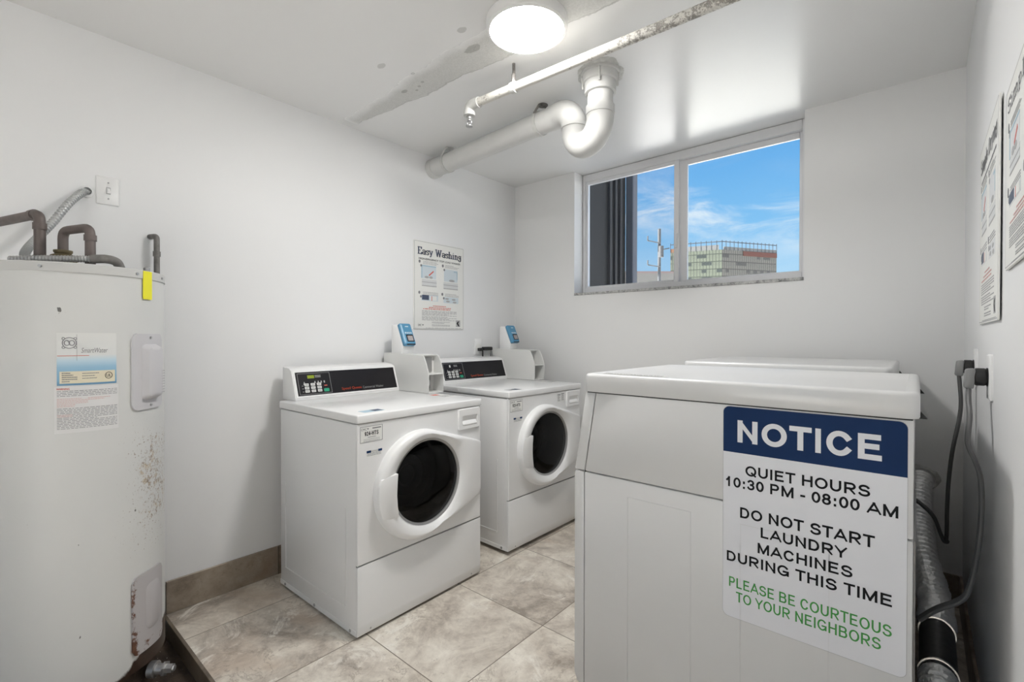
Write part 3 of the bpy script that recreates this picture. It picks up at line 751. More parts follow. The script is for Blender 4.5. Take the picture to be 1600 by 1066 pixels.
for k in range(72):
    a = 2*PI*k/72; q = .110+.010*math.sin(2*a+ph[0])+.007*math.sin(3*a+ph[1])+.004*math.sin(7*a+ph[2])+rnd.uniform(-.0025, .0025)
    dz = .003+.002*math.sin(5*a+ph[3]); lo.append(topc+Vector((math.cos(a)*q, math.sin(a)*q, -.0003))); md.append(topc+Vector((math.cos(a)*(q-.010), math.sin(a)*(q-.010), -dz))); hi.append(topc+Vector((math.cos(a)*.080, math.sin(a)*.080, -.004)))
loft(bm, [lo, md, hi]); obj('broken_plaster_ring', bm, M['plasterring'], dr, label='ragged grey plaster around the pipe hole')
for xx, lab, mm in ((.165, 'white strap hanger on the drain pipe near the left wall', M['clampw']), (.93, 'dark strap hanger on the drain pipe beside its trap', M['clamp'])):
    c = d0+dd*(xx/dd.x); hanger('strap_hanger', c, R0, (.035, -.02), mm, lab, .022)

# ------------------------------------------------------------------ washing machines
WW = .683; BD = .652; WZ = .8395; WT = .874
def washer(name, loc, rz, label, first):
    g = thing(name, (0, 0, 0), label, 'washing machine', 'front-loading washers along the left wall')
    loc_ = True
    def o(n, bm, m, parent=g, **k): return obj(n, bm, m, parent, local=True, **k)
    # cabinet: open-fronted shell
    bm = B(); box(bm, (-BD, 0, .022), (-.012, WW, WZ-.003), .006, 2)
    for f in [f for f in bm.faces if f.normal.x > .9]: bm.faces.remove(f)
    cab = o('cabinet', bm, M['enamel'])
    bm = B(); box(bm, (-BD+.002, -.0015, .0125), (-.012, WW+.0015, .034), .001, 1); o('base_rail', bm, M['enamel'])
    bm = B(); prism(bm, [(-.60, -.0022, .10), (-.085, -.0022, .10), (-.085, -.0022, .105), (-.60, -.0022, .105)], (0, .003, 0)); prism(bm, [(-.085, -.0018, .105), (-.080, -.0018, .105), (-.080, -.0018, .50), (-.085, -.0018, .50)], (0, .003, 0)); prism(bm, [(-.60, -.0018, .105), (-.595, -.0018, .105), (-.595, -.0018, .50), (-.60, -.0018, .50)], (0, .003, 0)); o('side_emboss', bm, M['enamel'])
    for x_ in (-.60, -.33, -.05):
        bm = B(); lathe(bm, [(.0065, 0), (.0065, -.002), (.003, -.004)], (x_, -.0015, .024), axis='y', seg=12, cap1=True); o('screw', bm, M['steel'])
    for y_ in (.06, WW-.06):
        bm = B(); lathe(bm, [(.0065, 0), (.0065, .002), (.003, .004)], (-.006, y_, .026), axis='x', seg=12, cap1=True); o('screw', bm, M['steel'])
    for x_ in (-.06, -BD+.06):
        for y_ in (.06, WW-.06):
            bm = B(); lathe(bm, [(.018, .0), (.018, .010), (.008, .011), (.008, .03)], (x_, y_, 0), seg=14, cap0=True); o('foot', bm, M['rubber'])
    bm = B(); box(bm, (-.05, .01, .030), (-.016, WW-.01, WZ-.004)); bmesh.ops.delete(bm, geom=[f for f in bm.faces if abs(f.normal.x) > .9], context='FACES'); o('inner_frame', bm, M['gap'])
    # worktop
    bm = B(); box(bm, (-BD-.004, -.004, WZ), (.006, WW+.004, WT), .006, 3); o('worktop', bm, M['enamel'])
    # lower kick panel
    bm = B(); pr = [(-.014, .0, .0125), (-.004, .0, .0125), (0, .0, .05), (0, 0, .2835), (-.014, 0, .2835)]
    prism(bm, pr, (0, WW, 0), .0022, 2); o('kick_panel', bm, M['enamel'])
    # front panel with a round opening
    cy, cz, rg = .337, .547, .185
    N = 96; z0, z1 = .2890, WZ-.0025
    def rect_hit(a, y0, y1, zz0, zz1):
        c, s = math.cos(a), math.sin(a); tt = []
        if c > 1e-9: tt.append((y1-cy)/c)
        if c < -1e-9: tt.append((y0-cy)/c)
        if s > 1e-9: tt.append((zz1-cz)/s)
        if s < -1e-9: tt.append((zz0-cz)/s)
        return min(tt)
    angs = sorted([2*PI*k/N for k in range(N)] + [math.atan2(zz-cz, yy-cy) % (2*PI) for yy in (0, WW) for zz in (z0, z1)])
    def L(fun, x): return [(x(a) if callable(x) else x, cy+fun(a)*math.cos(a), cz+fun(a)*math.sin(a)) for a in angs]
    bm = B()
    loft(bm, [L(lambda a: rect_hit(a, .0, WW, z0, z1), -.014), L(lambda a: rect_hit(a, .0, WW, z0, z1), -.0025), L(lambda a: rect_hit(a, .0025, WW-.0025, z0+.0025, z1-.0025), 0), L(lambda a: .197, 0), L(lambda a: .197, -.02)])
    o('front_panel', bm, M['enamel'])
    # door: ring with a wing running out to the right edge
    oc = (.300, .546, .231)
    wing = [(.40, .757), (.679, .668), (.679, .410), (.40, .340)]
    def door_R(a):
        c, s = math.cos(a), math.sin(a)
        dx, dz = cy-oc[0], cz-oc[1]; bq = dx*c+dz*s; Rr = -bq+math.sqrt(max(0, bq*bq-(dx*dx+dz*dz-oc[2]**2)))
        best = Rr
        for (ya, za), (yb, zb_) in ((wing[0], wing[1]), (wing[1], wing[2]), (wing[2], wing[3])):
            ey, ez = yb-ya, zb_-za; den = c*ez-s*ey
            if abs(den) < 1e-9: continue
            tt = ((ya-cy)*ez-(za-cz)*ey)/den; uu = ((ya-cy)*s-(za-cz)*c)/den
            if tt > 0 and -.001 <= uu <= 1.001: best = max(best, tt)
        return best
    def hx(a, base):
        y_ = cy+door_R(a)*math.cos(a)
        return base*(1-.75*max(0, min(1, (y_-.50)/.17)))
    bm = B(); I = lambda f, k: (lambda a: rg+.012+(f(a)-rg-.012)*k)
    loft(bm, [L(door_R, .0), L(door_R, lambda a: hx(a, .022)), L(lambda a: door_R(a)-.006, lambda a: hx(a, .034)), L(lambda a: door_R(a)-.016, lambda a: hx(a, .040)), L(I(door_R, .45), lambda a: max(hx(a, .040), .026)), L(lambda a: rg+.014, .030), L(lambda a: rg+.003, .020), L(lambda a: rg, .012), L(lambda a: rg, -.01)])
    dor = o('door', bm, M['plastic'], smooth=50)
    bm = B(); lathe(bm, [(rg+.001, .018), (rg-.008, .013), (rg-.010, .004)], (0, cy, cz), axis='x', seg=64); o('door_gasket', bm, M['steel'], dor)
    bm = B(); lathe(bm, [(rg-.004, .006), (rg*.9, .012), (rg*.65, .018), (rg*.3, .021), (.002, .022)], (0, cy, cz), axis='x', seg=64, cap1=True); o('door_glass', bm, M['doorglass'], dor, label='dark round door glass')
    bm = B(); hp = [(.083, .612), (.120, .620), (.161, .6225), (.158, .58), (.156, .535), (.159, .49), (.166, .445), (.125, .446), (.086, .456), (.073, .50), (.070, .546), (.074, .585)]
    prism(bm, [(.012, a, b) for a, b in hp], (.029, 0, 0), .003, 2); o('door_handle', bm, M['plastic'], dor)
    bm = B(); prof = [(rg, -.012), (rg-.02, -.05), (rg-.025, -.12)]
    for k in range(6): prof += [(rg-.035-k*.024, -.125-.004*(k % 2)), (rg-.045-k*.024, -.135+.006*(k % 2))]
    prof += [(.004, -.13)]
    lathe(bm, prof, (0, cy, cz), axis='x', seg=64, cap1=True); o('drum', bm, M['drum'])
    # detergent drawer
    y0, y1, zz0, zz1 = .528, .671, .737, .836
    a_ = [(0, *p) for p in rrect(y0, zz0, y1, zz1, .010)]; i_ = rrect(y0+.024, zz0+.018, y1-.018, zz1-.034, .006)
    sh = lambda pts, x, k=0: [(x, p[1], p[2]) for p in pts]
    bm = B(); mid = rrect(y0+.003, zz0+.003, y1-.003, zz1-.003, .008)
    loft(bm, [a_, sh(a_, .006), [(.009, *p) for p in mid], [(.009, *p) for p in i_], [(-.010, p[0], p[1]) for p in i_]], close1=True); dw = o('detergent_drawer', bm, M['plastic'])
    bm = B(); prism(bm, [(-.009, y0+.027, zz0+.019), (.008, y0+.027, zz0+.019), (.010, y0+.027, zz0+.024), (-.002, y0+.027, zz0+.044), (-.009, y0+.027, zz0+.044)], (0, y1-y0-.048, 0), .002, 2); o('drawer_grip', bm, M['plastic'], dw)
    bm = B(); box(bm, (-.0098, y0+.0245, zz1-.048), (-.0085, y1-.0185, zz1-.0345)); o('grip_slot_shade', bm, M['inkgrey'], dw)  # grey strip painting the shade at the top of the grip recess
    # stickers on the front
    pl = Plane((0, 0, 0), (0, 1, 0), (0, 0, 1))
    bm = B(); card(bm, pl, .011, .763, .113, .826, .0, .0006); st = o('machine_number_sticker', bm, M['paper'], smooth=0, label='white sticker with a black frame')
    bm = B()
    for q in ((.011, .763, .113, .7648), (.011, .8242, .113, .826), (.011, .763, .0128, .826), (.1112, .763, .113, .826)): card(bm, pl, *q, .0006, .0009)
    card(bm, pl, .066, .8135, .106, .8180, .0006, .0009); lines(bm, pl, .026, .100, .7755, .006, 2, .0014, .0009, 4, 0); lines(bm, pl, .045, .082, .7835, .01, 1, .0022, .0009, 3, 0); o('printed_border', bm, M['inkgrey'], st, smooth=0)
    o('lettering', text_mesh('CMC', pl, .015, .8105, .040, .8195, .0010, .015), M['inkgrey'], st, smooth=0)
    bm = B(); prism(bm, [pl.p(.042, .8185, .0006), pl.p(.050, .8185, .0006), pl.p(.046, .811, .0006)], pl.n*.0004); o('logo_mark', bm, M['inkgrey'], st, smooth=0)
    o('lettering', sans_text('924-HTS' if first else '923-HTS', pl, .031, .789, .094, .8055, .0010, .17), M['ink'], st, smooth=0)
    bm = B(); card(bm, pl, .040, .7045, .111, .7290, 0, .0005); s2_ = o('notice_sticker', bm, M['paper'], smooth=0)
    bm = B(); card(bm, pl, .040, .7200, .060, .7290, .0005, .0008); card(bm, pl, .093, .7200, .111, .7290, .0005, .0008); lines(bm, pl, .043, .106, .7185, .0045, 3, .0011, .0008, 8, .2); o('navy_band', bm, M['inkblue'], s2_, smooth=0)
    o('lettering', text_mesh('NOTICE', pl, .0615, .7215, .0915, .7275, .0009, .02), M['inkgrey'], s2_, smooth=0)
    if not first:
        bm = B(); card(bm, pl, .440, .775, .470, .822, 0, .0005); card(bm, pl, .478, .778, .508, .825, 0, .0005); s3 = o('instruction_sticker', bm, M['paper'], smooth=0)
        bm = B(); card(bm, pl, .440, .817, .470, .822, .0005, .0008); card(bm, pl, .478, .820, .508, .825, .0005, .0008)
        for k in range(2): lines(bm, pl, .442+.038*k, .468+.038*k, .813+.003*k, .006, 6, .0022, .0008, 20+k, .3)
        o('small_print', bm, M['inkgrey'], s3, smooth=0)
    tp = Plane((0, 0, WT), (0, 1, 0), (-1, 0, 0))
    bm = B(); card(bm, tp, .055, .035, .150, .085, 0, .0005); k1 = o('worktop_sticker', bm, M['skyblue'] if first else M['inksoft'], smooth=0)
    bm = B(); card(bm, tp, .105, .040, .146, .080, .0005, .0008); o('dark_print', bm, M['inkslate'], k1, smooth=0)
    bm = B(); card(bm, tp, .595, .150, .668, .290, 0, .0005); k2 = o('worktop_sticker', bm, M['paper'], smooth=0)
    bm = B(); card(bm, tp, .600, .250, .640, .285, .0005, .0008); o('red_print', bm, M['inkred'] if first else M['inksoft'], k2, smooth=0)
    bm = B(); lines(bm, tp, .600, .664, .24, .011, 7, .004, .0008, 31, .2); o('small_print', bm, M['inkgrey'], k2, smooth=0)
    # control console
    y0, y1 = .040, .632
    pr = [(-.583, y0, WT-.001), (-.583, y0, WT+.010), (-.628, y0, 1.012), (-.650, y0, 1.024), (-.715, y0, 1.031), (-.718, y0, WT-.001)]
    bm = B(); prism(bm, pr, (0, y1-y0, 0), .004, 2); con = o('control_console', bm, M['plastic'])
    fb = Vector((-.583, y0, WT+.010)); ft = Vector((-.628, y0, 1.012)); up = (ft-fb); Hh = up.length
    cp = Plane(fb, (0, 1, 0), up); Wd = y1-y0
    bm = B()
    for q in ((.006, .002, Wd-.006, .010), (.006, Hh-.008, Wd-.006, Hh-.001), (.006, .010, .014, Hh-.008), (Wd-.014, .010, Wd-.006, Hh-.008)): card(bm, cp, *q, -.001, .003)
    o('panel_rim', bm, M['plastic'], con)
    px0, px1, pz0, pz1 = .014, Wd-.014, .010, Hh-.008; PW, PH = px1-px0, pz1-pz0
    bm = B(); card(bm, cp, px0, pz0, px1, pz1, -.001, .0012); pan = o('control_panel', bm, M['black'], con, smooth=0)
    fx = lambda f: px0+PW*f
    fz = lambda f: pz0+PH*f
    bm = B(); tk = .0016
    for q in ((fx(.018), fz(.05), fx(.31), fz(.05)+tk), (fx(.018), fz(.93), fx(.31), fz(.93)+tk), (fx(.018), fz(.05), fx(.018)+tk, fz(.93)), (fx(.31)-tk, fz(.05), fx(.31), fz(.93)+tk)): card(bm, cp, *q, .001, .0018)
    o('keypad_outline', bm, M['lettergrey'], con, smooth=0)
    bm = B(); card(bm, cp, fx(.105), fz(.72), fx(.165) if first else fx(.125), fz(.85), .001, .0020); o('display', bm, M['lcd'] if first else M['paper'], con, smooth=0)  # second washer: white patch painted in for the reflection on its display
    bm = B(); lines(bm, cp, fx(.172), fx(.225), fz(.84), PH*.06, 2, PH*.03, .0019, 5, 0)
    for f in (.16, .19, .217, .245): card(bm, cp, fx(f), fz(.50), fx(f)+.006, fz(.59), .001, .0018)
    card(bm, cp, fx(.06), fz(.46), fx(.083), fz(.49), .001, .0018); prism(bm, [cp.p(fx(.062), fz(.5), .0011), cp.p(fx(.078), fz(.5), .0011), cp.p(fx(.07), fz(.6), .0011)], cp.n*.0007)
    for f in (.16, .29, .41): card(bm, cp, fx(.045), fz(f), fx(.058), fz(f)+.002, .001, .0018)
    o('panel_marking', bm, M['inksoft'], con, smooth=0)
    for r in range(3):
        for c in range(3):
            bm = B(); xx = fx(.068+c*.056); zq = fz(.13+r*.138)
            card(bm, cp, xx, zq, xx+.021, zq+PH*.105, .001, .0028, .0015); bt = o('button', bm, M['paper'])
            bm = B(); lines(bm, cp, xx+.003, xx+.018, zq+PH*.08, PH*.035, 2, PH*.018, .0031, r*3+c, 0); o('button_print', bm, M['inkgrey'], bt, smooth=0)
    bm = B(); card(bm, cp, fx(.236), fz(.11), fx(.284), fz(.25), .001, .0028, .004); o('button', bm, M['green'], con and con, label='green start button')
    bm = B(); card(bm, cp, fx(.245), fz(.36), fx(.272), fz(.40), .001, .0018); o('red_marking', bm, M['inkred'], con, smooth=0)
    o('lettering', text_mesh('Speed Queen', cp, fx(.405), fz(.085), fx(.605), fz(.225), .0019, .02), M['orange'], con, smooth=0, label='orange-red lettering')
    o('lettering', text_mesh('Commercial Washer', cp, fx(.62), fz(.10), fx(.845), fz(.205), .0019, .0), M['lettergrey'], con, smooth=0)
    # coin box beside the console
    y0, y1 = .634, .742; th = .004
    side = [(-.735, WT+.001), (-.335, WT+.001), (-.333, .972), (-.336, .990), (-.352, 1.035), (-.372, 1.072), (-.384, 1.079), (-.735, 1.086)]
    bm = B()
    prism(bm, [(x_, y0, z_) for x_, z_ in side], (0, th, 0), .0012, 1); prism(bm, [(x_, y1-th, z_) for x_, z_ in side], (0, th, 0), .0012, 1)
    prism(bm, [(-.735, y0+th, 1.082), (-.392, y0+th, 1.075), (-.392, y0+th, 1.079), (-.735, y0+th, 1.086)], (0, y1-y0-2*th, 0))
    box(bm, (-.42, y0+th, WT+.001), (-.415, y1-th, 1.077)); box(bm, (-.735, y0+th, WT+.001), (-.730, y1-th, 1.083)); box(bm, (-.415, y0+th, WT+.001), (-.335, y1-th, WT+.006))
    box(bm, (-.415, y0+th, .974), (-.336, y1-th, .980))
    cbx = o('coin_box', bm, M['meter'], label='pale grey coin box')
    bm = B(); box(bm, (-.415, y0+th, .985), (-.408, y1-.022, 1.065)); o('coin_slide', bm, M['steel'], cbx)
    bm = B(); lathe(bm, [(.026, 0), (.026, .012), (.021, .018), (.010, .020), (.010, .026), (.002, .026)], (-.415, y0+.045, .925), axis='x', seg=24, cap1=True); o('coin_lock', bm, M['chrome'], cbx, label='round chrome lock')
    bm = B(); box(bm, (-.415, y0+.012, .893), (-.411, y0+.080, .960), .002, 1); o('lock_plate', bm, M['steel'], cbx)
    # card reader on its bracket
    br = [(-.665, 1.0835), (-.572, 1.0815), (-.558, 1.122), (-.612, 1.240), (-.628, 1.247), (-.665, 1.247)]
    bm = B(); prism(bm, [(x_, .637, z_) for x_, z_ in br], (0, .082, 0), .004, 2); rb = o('reader_bracket', bm, M['plastic'])
    fb = Vector((-.556, .639, 1.124)); ft = Vector((-.613, .639, 1.247)); rp = Plane(fb, (0, 1, 0), ft-fb); RH = (ft-fb).length
    bm = B(); pts0 = rrect(.0, .0, .078, RH, .008); loops = [[rp.p(a, b, .0) for a, b in pts0], [rp.p(a, b, .016) for a, b in pts0], [rp.p(a, b, .024) for a, b in rrect(.010, .007, .072, RH-.006, .008)]]
    loft(bm, loops, True, True); rd = o('card_reader', bm, M['readerblue'], rb, label='blue card reader')
    bm = B(); card(bm, rp, .020, .018, .068, .062, .0235, .0255, .003); card(bm, rp, .013, .001, .070, .010, .006, .0225); 
    o('reader_bezel', bm, M['black'], rb)
    bm = B(); card(bm, rp, .026, .023, .062, .054, .0255, .0265); o('reader_screen', bm, mat('reader_screen', (.42, .38, .37), .25), rb, smooth=0)
    bm = B()
    for k in range(4): card(bm, rp, .018+k*.0125, .068, .026+k*.0125, .078, .0240, .0250, .001)
    card(bm, rp, .030, RH-.026, .052, RH-.020, .0240, .0250); o('reader_marking', bm, mat('reader_print', (.55, .68, .76), .4), rb, smooth=0)
    # move the origin to the middle of the base
    off = Vector((-BD/2, WW/2, 0))
    for ch in g.children_recursive: ch.data.transform(Matrix.Translation(-off))
    R = Matrix.Rotation(rz, 3, 'Z'); g.location = Vector(loc)+R @ off; g.rotation_euler = (0, 0, rz)
    return g
washer('washing_machine', (.7781, -1.8422, 0), .01665, 'white front-loading washer with the lit green display, nearest the water heater', True)
washer('washing_machine', (.7444, -.9226, .0085), -.0149, 'white front-loading washer in the far corner, by the back wall', False)

# ------------------------------------------------------------------ dryers
def dryer(loc, label, sign, DD=.8745):
    """local: x=0 is the front (facing the washers), y=0 the near side"""
    g = thing('dryer', (0, 0, 0), label, 'dryer', 'dryers along the right wall')
    def o(n, bm, m, parent=g, **k): return obj(n, bm, m, parent, local=True, **k)
    DW = .690; zs = .7304; zt = .9972
    bm = B(); box(bm, (.039, 0, .015), (DD, DW, zs-.0015), .004, 2); o('cabinet', bm, M['enamelgrey'])
    bm = B(); prism(bm, [(.0415, 0, zs+.0015), (DD, 0, zs+.0015), (DD, 0, zt-.002), (.083, 0, zt-.002)], (0, DW, 0), .003, 2); o('upper_cabinet', bm, M['enamelgrey'])
    bm = B(); prism(bm, [(.012, 0.001, .016), (.037, 0.001, .016), (.037, 0.001, zs-.002), (.004, 0.001, zs-.002), (0, 0.001, zs-.014), (0, .001, .045)], (0, DW-.002, 0), .003, 2); fp = o('front_panel', bm, M['enamelgrey'])
    bm = B(); prism(bm, [(.001, 0.001, zs+.002), (.0385, 0.001, zs+.002), (.080, 0.001, zt-.002), (.043, 0.001, zt-.002)], (0, DW-.002, 0), .003, 2); cn = o('control_fascia', bm, M['enamelgrey'])
    bm = B(); box(bm, (.036, .006, .03), (.044, DW-.006, zs-.004)); prism(bm, [(.037, .006, zs-.004), (.043, .006, zs-.004), (.0835, .006, zt-.006), (.0785, .006, zt-.006)], (0, DW-.012, 0)); o('seam', bm, M['gap'])
    cp = Plane((.001, DW, zs+.002), (0, -1, 0), (.042, 0, zt-zs)); 
    bm = B(); card(bm, cp, .05, .05, DW-.05, .23, 0, .0015, .01); cpan = o('control_panel', bm, M['black'], cn, smooth=0)
    for k in range(4):
        bm = B(); card(bm, cp, .10+k*.05, .11, .135+k*.05, .14, .0015, .004, .003); o('button', bm, M['paper'], cn)
    # door on the front
    bm = B(); dp = Plane((0, DW, 0), (0, -1, 0), (0, 0, 1))
    loft(bm, [[dp.p(a, b, h) for a, b in rrect(x0, z0, x1, z1, .05, 8)] for x0, z0, x1, z1, h in ((.09, .16, .60, .66, .0), (.09, .16, .60, .66, .012), (.10, .17, .59, .65, .020))], False, True); dr_ = o('door', bm, M['plastic'], fp)
    bm = B(); card(bm, dp, .54, .36, .575, .46, .02, .03, .008); o('door_handle', bm, M['plastic'], fp)
    # worktop with soft edges
    bm = B(); loft(bm, [[(a, b, z_) for a, b in rrect(.040+i, -.011+i, DD+.010-i, DW+.004-i, .026-i, 8)] for z_, i in ((zt, .002), (zt+.003, 0), (1.0465, 0), (1.0515, .0016), (1.0550, .005), (1.0565, .010), (1.0560, .024), (1.0552, .0255))], True, True)
    top_o = o('worktop', bm, M['enamelgrey'])
    bm = B(); box(bm, (.052, -.002, zt-.004), (DD-.002, DW+.002, zt+.004)); o('worktop_gap_strip', bm, M['gap'])  # dark strip filling the joint under the worktop
    for y_ in (.03, DW-.03):
        bm = B(); prism(bm, [(DD+.008, y_-.008, zt-.001), (DD+.022, y_-.008, zt-.001), (DD+.011, y_-.008, zt+.014)], (0, .016, 0)); o('rear_hinge', bm, M['rubber'])
    # pressed panels on the near side
    for x0, x1 in ((.1945, .392), (.522, .722)):
        bm = B()
        for q in ((x0, .105, x0+.0022, .679), (x1-.0022, .105, x1, .679), (x0, .677, x1, .679)):
            box(bm, (q[0], -.0009, q[1]), (q[2], .001, q[3]), .0004, 1)
        o('pressed_panel', bm, M['enamelgrey'])
    bm = B(); box(bm, (DD, .10, .15), (DD+.004, DW-.10, .70), .001, 1); o('back_panel', bm, M['steel'])
    for x_ in (.08, DD-.06):
        for y_ in (.06, DW-.06):
            bm = B(); lathe(bm, [(.02, -loc[2]), (.02, .006-loc[2]), (.009, .008-loc[2]), (.009, .02)], (x_, y_, 0), seg=14, cap0=True); o('foot', bm, M['rubber'])
    if sign:
        X0, X1, Z0, Z1 = 2.0100-1.5317, 2.3965-1.5317, .4215, .9900
        sp_ = Plane((0, 0, 0), (1, 0, 0), (0, 0, 1))
        bm = B(); card(bm, sp_, X0, Z0, X1, Z1, .0, .0009, .016); sg = o('notice_sign', bm, M['paperblue'], smooth=0, label='white NOTICE quiet hours sticker with a blue header')
        bm = B(); pts = [(a, b) for a, b in rrect(X0+.0008, .80, X1-.0008, Z1-.0008, .0155) if b > .87]
        pts = [p for p in pts]+[(X0+.0008, .867), (X1-.0008, .867)]
        prism(bm, [sp_.p(a, b, .0008) for a, b in pts], sp_.n*.0004); o('blue_header', bm, M['inkblue'], sg, smooth=0, label='navy blue header band')
        bm = B(); n_ = rrect(X0, Z0, X1, Z1, .016); i_ = rrect(X0+.0008, Z0+.0008, X1-.0008, Z1-.0008, .0152)
        loft(bm, [[sp_.p(a, b, .0010) for a, b in n_], [sp_.p(a, b, .0010) for a, b in i_]]); o('sticker_edge', bm, M['inksoft'], sg, smooth=0)
        for s_, x0, z0, x1, z1, m_, bold in (
            ('NOTICE', 2.0465, .8955, 2.351, .9545, M['paperblue'], .215),
            ('QUIET HOURS', 2.0665, .8095, 2.3305, .8365, M['ink'], .18),
            ('10:30 PM - 08:00 AM', 2.017, .7735, 2.3805, .8005, M['ink'], .18),
            ('DO NOT START', 2.054, .6955, 2.3395, .7235, M['ink'], .18),
            ('LAUNDRY', 2.104, .6555, 2.2885, .6825, M['ink'], .18),
            ('MACHINES', 2.097, .6135, 2.2985, .6405, M['ink'], .18),
            ('DURING THIS TIME', 2.021, .5725, 2.3705, .5995, M['ink'], .18),
            ('PLEASE BE COURTEOUS', 2.027, .5045, 2.3705, .5310, M['inkgreen'], .135),
            ('TO YOUR NEIGHBORS', 2.0445, .4680, 2.3515, .4945, M['inkgreen'], .135)):
            o('lettering', sans_text(s_, sp_, x0-1.5317, z0, x1-1.5317, z1, .0016, bold), m_, sg, smooth=0)
        tp = Plane((0, 0, 1.0565), (1, 0, 0), (0, 1, 0))
        bm = B(); card(bm, tp, .09, .02, .30, .05, 0, .0005); ks = o('worktop_sticker', bm, M['paper'], smooth=0)
        bm = B(); lines(bm, tp, .095, .295, .046, .008, 3, .004, .0009, 77, .2); o('small_print', bm, M['inksoft'], ks, smooth=0)
    off = Vector((DD/2, DW/2, 0))
    for ch in g.children_recursive: ch.data.transform(Matrix.Translation(-off))
    g.location = Vector(loc)+Matrix.Rotation(.006, 3, 'Z') @ off; g.rotation_euler = (0, 0, .006)
    return g
DRYERS = [dryer((1.5317, -1.4832, 0), 'white dryer in the foreground with the NOTICE sign on its side', True)]
DRYERS.append(dryer((1.585, -.760, .017), 'white dryer mostly hidden behind the one with the NOTICE sign', False, .75))

# ------------------------------------------------------------------ water heater
HC = Vector((.270, -2.575, 0)); HR = .230; HZ0, HZ1 = .075, 1.396
wh = thing('water_heater', (HC.x, HC.y, PITZ), 'tall white cylindrical water heater with rust specks, cut off by the left edge', 'water heater')
def cyl_patch(bm, a0, a1, z0, z1, r0, r1, n=14, rnd_=0):
    """curved plate on the heater between angles (deg)"""
    loops = []
    A = [math.radians(a0+(a1-a0)*k/n) for k in range(n+1)]
    def P(a, r, z): return (HC.x+r*math.cos(a), HC.y+r*math.sin(a), z)
    def zr(k):
        if not rnd_: return z0, z1
        wdt = (A[k]-A[0])*r1; d_ = min(wdt, (A[-1]-A[k])*r1); dd_ = rnd_-math.sqrt(max(0, rnd_**2-max(0, rnd_-d_)**2)) if d_ < rnd_ else 0
        return z0+dd_, z1-dd_
    rows = []
    for k, a in enumerate(A):
        lo, hi = zr(k); rows.append([P(a, r0, lo), P(a, r1, lo), P(a, r1, hi), P(a, r0, hi)])
    loft(bm, rows, True, True); return bm
class CylPlane:
    def __init__(s, a0, z0, r): s.a0 = math.radians(a0); s.z0 = z0; s.r = r; s.n = Vector((math.cos(s.a0), math.sin(s.a0), 0))
    def p(s, u, v, h=0):
        a = s.a0+u/s.r; return Vector((HC.x+(s.r+h)*math.cos(a), HC.y+(s.r+h)*math.sin(a), s.z0+v))
def cyl_card(bm, cp, x0, y0, x1, y1, h0, h1):
    n = max(1, int(abs(x1-x0)/.012)); rows = []
    for k in range(n+1):
        u = x0+(x1-x0)*k/n; rows.append([cp.p(u, y0, h0), cp.p(u, y0, h1), cp.p(u, y1, h1), cp.p(u, y1, h0)])
    return loft(bm, rows, True, True)
bm = B(); lathe(bm, [(HR-.006, HZ0+.001), (HR, HZ0), (HR, .4), (HR, .8), (HR, 1.2), (HR, HZ1-.028)], HC, seg=96, cap0=True); jk = obj('jacket', bm, M['jacket'], wh)
bm = B(); lathe(bm, [(HR-.001, HZ1-.028), (HR+.004, HZ1-.028), (HR+.004, HZ1-.003), (HR+.001, HZ1), (.03, HZ1+.006), (.001, HZ1+.006)], HC, seg=96, cap1=True); cap = obj('top_cap', bm, mat('heater_cap', (.56, .56, .545), .45), wh)
for a in (-28, 30, 60):
    bm = B(); q = math.radians(a); tube(bm, [HC+Vector((math.cos(q)*(HR+.003), math.sin(q)*(HR+.003), HZ1-.015)), HC+Vector((math.cos(q)*(HR+.007), math.sin(q)*(HR+.007), HZ1-.015))], .0045, 10); obj('cap_screw', bm, M['steel'], cap)
bm = B(); lathe(bm, [(HR-.03, PITZ), (HR-.03, HZ0+.002)], HC, seg=64); obj('base_skirt', bm, M['pit'], wh, label='dark rusted base')
for a in (-30, 90, 210):
    q = math.radians(a); c = HC+Vector((math.cos(q)*(HR-.05), math.sin(q)*(HR-.05), 0)); bm = B(); box(bm, (c.x-.02, c.y-.02, PITZ), (c.x+.02, c.y+.02, HZ0+.002), .003, 1); obj('foot', bm, M['brownpipe'], wh)
# element covers
bm = B(); cyl_patch(bm, 25.3, 58, .933, 1.185, HR-.001, HR+.006, 16, .020); uc = obj('access_cover', bm, mat('cover_lilac_grey', (.56, .55, .565), .45), wh, label='upper grey cover plate with a raised ridge')
bm = B(); rows = []
cp = CylPlane(42, .0, HR+.006)
for (u0, u1, z0, z1, h) in ((-.036, .036, .965, 1.150, 0), (-.030, .030, .975, 1.140, .020), (-.022, .022, .985, 1.130, .024)):
    rows.append([cp.p(a, b, h) for a, b in rrect(u0, z0, u1, z1, .014)])
loft(bm, rows, False, True); obj('raised_ridge', bm, mat('cover_lilac_grey', (.56, .55, .565), .45), uc)
bm = B()
for k in range(9): cyl_card(bm, CylPlane(48, 0, HR+.028), -.008, .985+k*.009, .008, .989+k*.009, 0, .002)
obj('vent_rib', bm, mat('cover_lilac_grey2', (.50, .49, .50), .45), uc)
for z_ in (1.172, .946):
    bm = B(); q = CylPlane(42, z_, HR+.006); tube(bm, [q.p(0, 0, 0), q.p(0, 0, .003)], .004, 10); obj('cover_screw', bm, M['steel'], uc)
bm = B(); cyl_patch(bm, 25.0, 57, .128, .388, HR-.001, HR+.006, 16, .020); lc = obj('access_cover', bm, M['cover'], wh, label='lower grey cover plate with rusted edges')
bm = B(); cp = CylPlane(45, 0, HR+.006); rows = []
for (u0, u1, z0, z1, h) in ((-.036, .030, .190, .345, 0), (-.028, .022, .20, .335, .006)): rows.append([cp.p(a, b, h) for a, b in rrect(u0, z0, u1, z1, .022)])
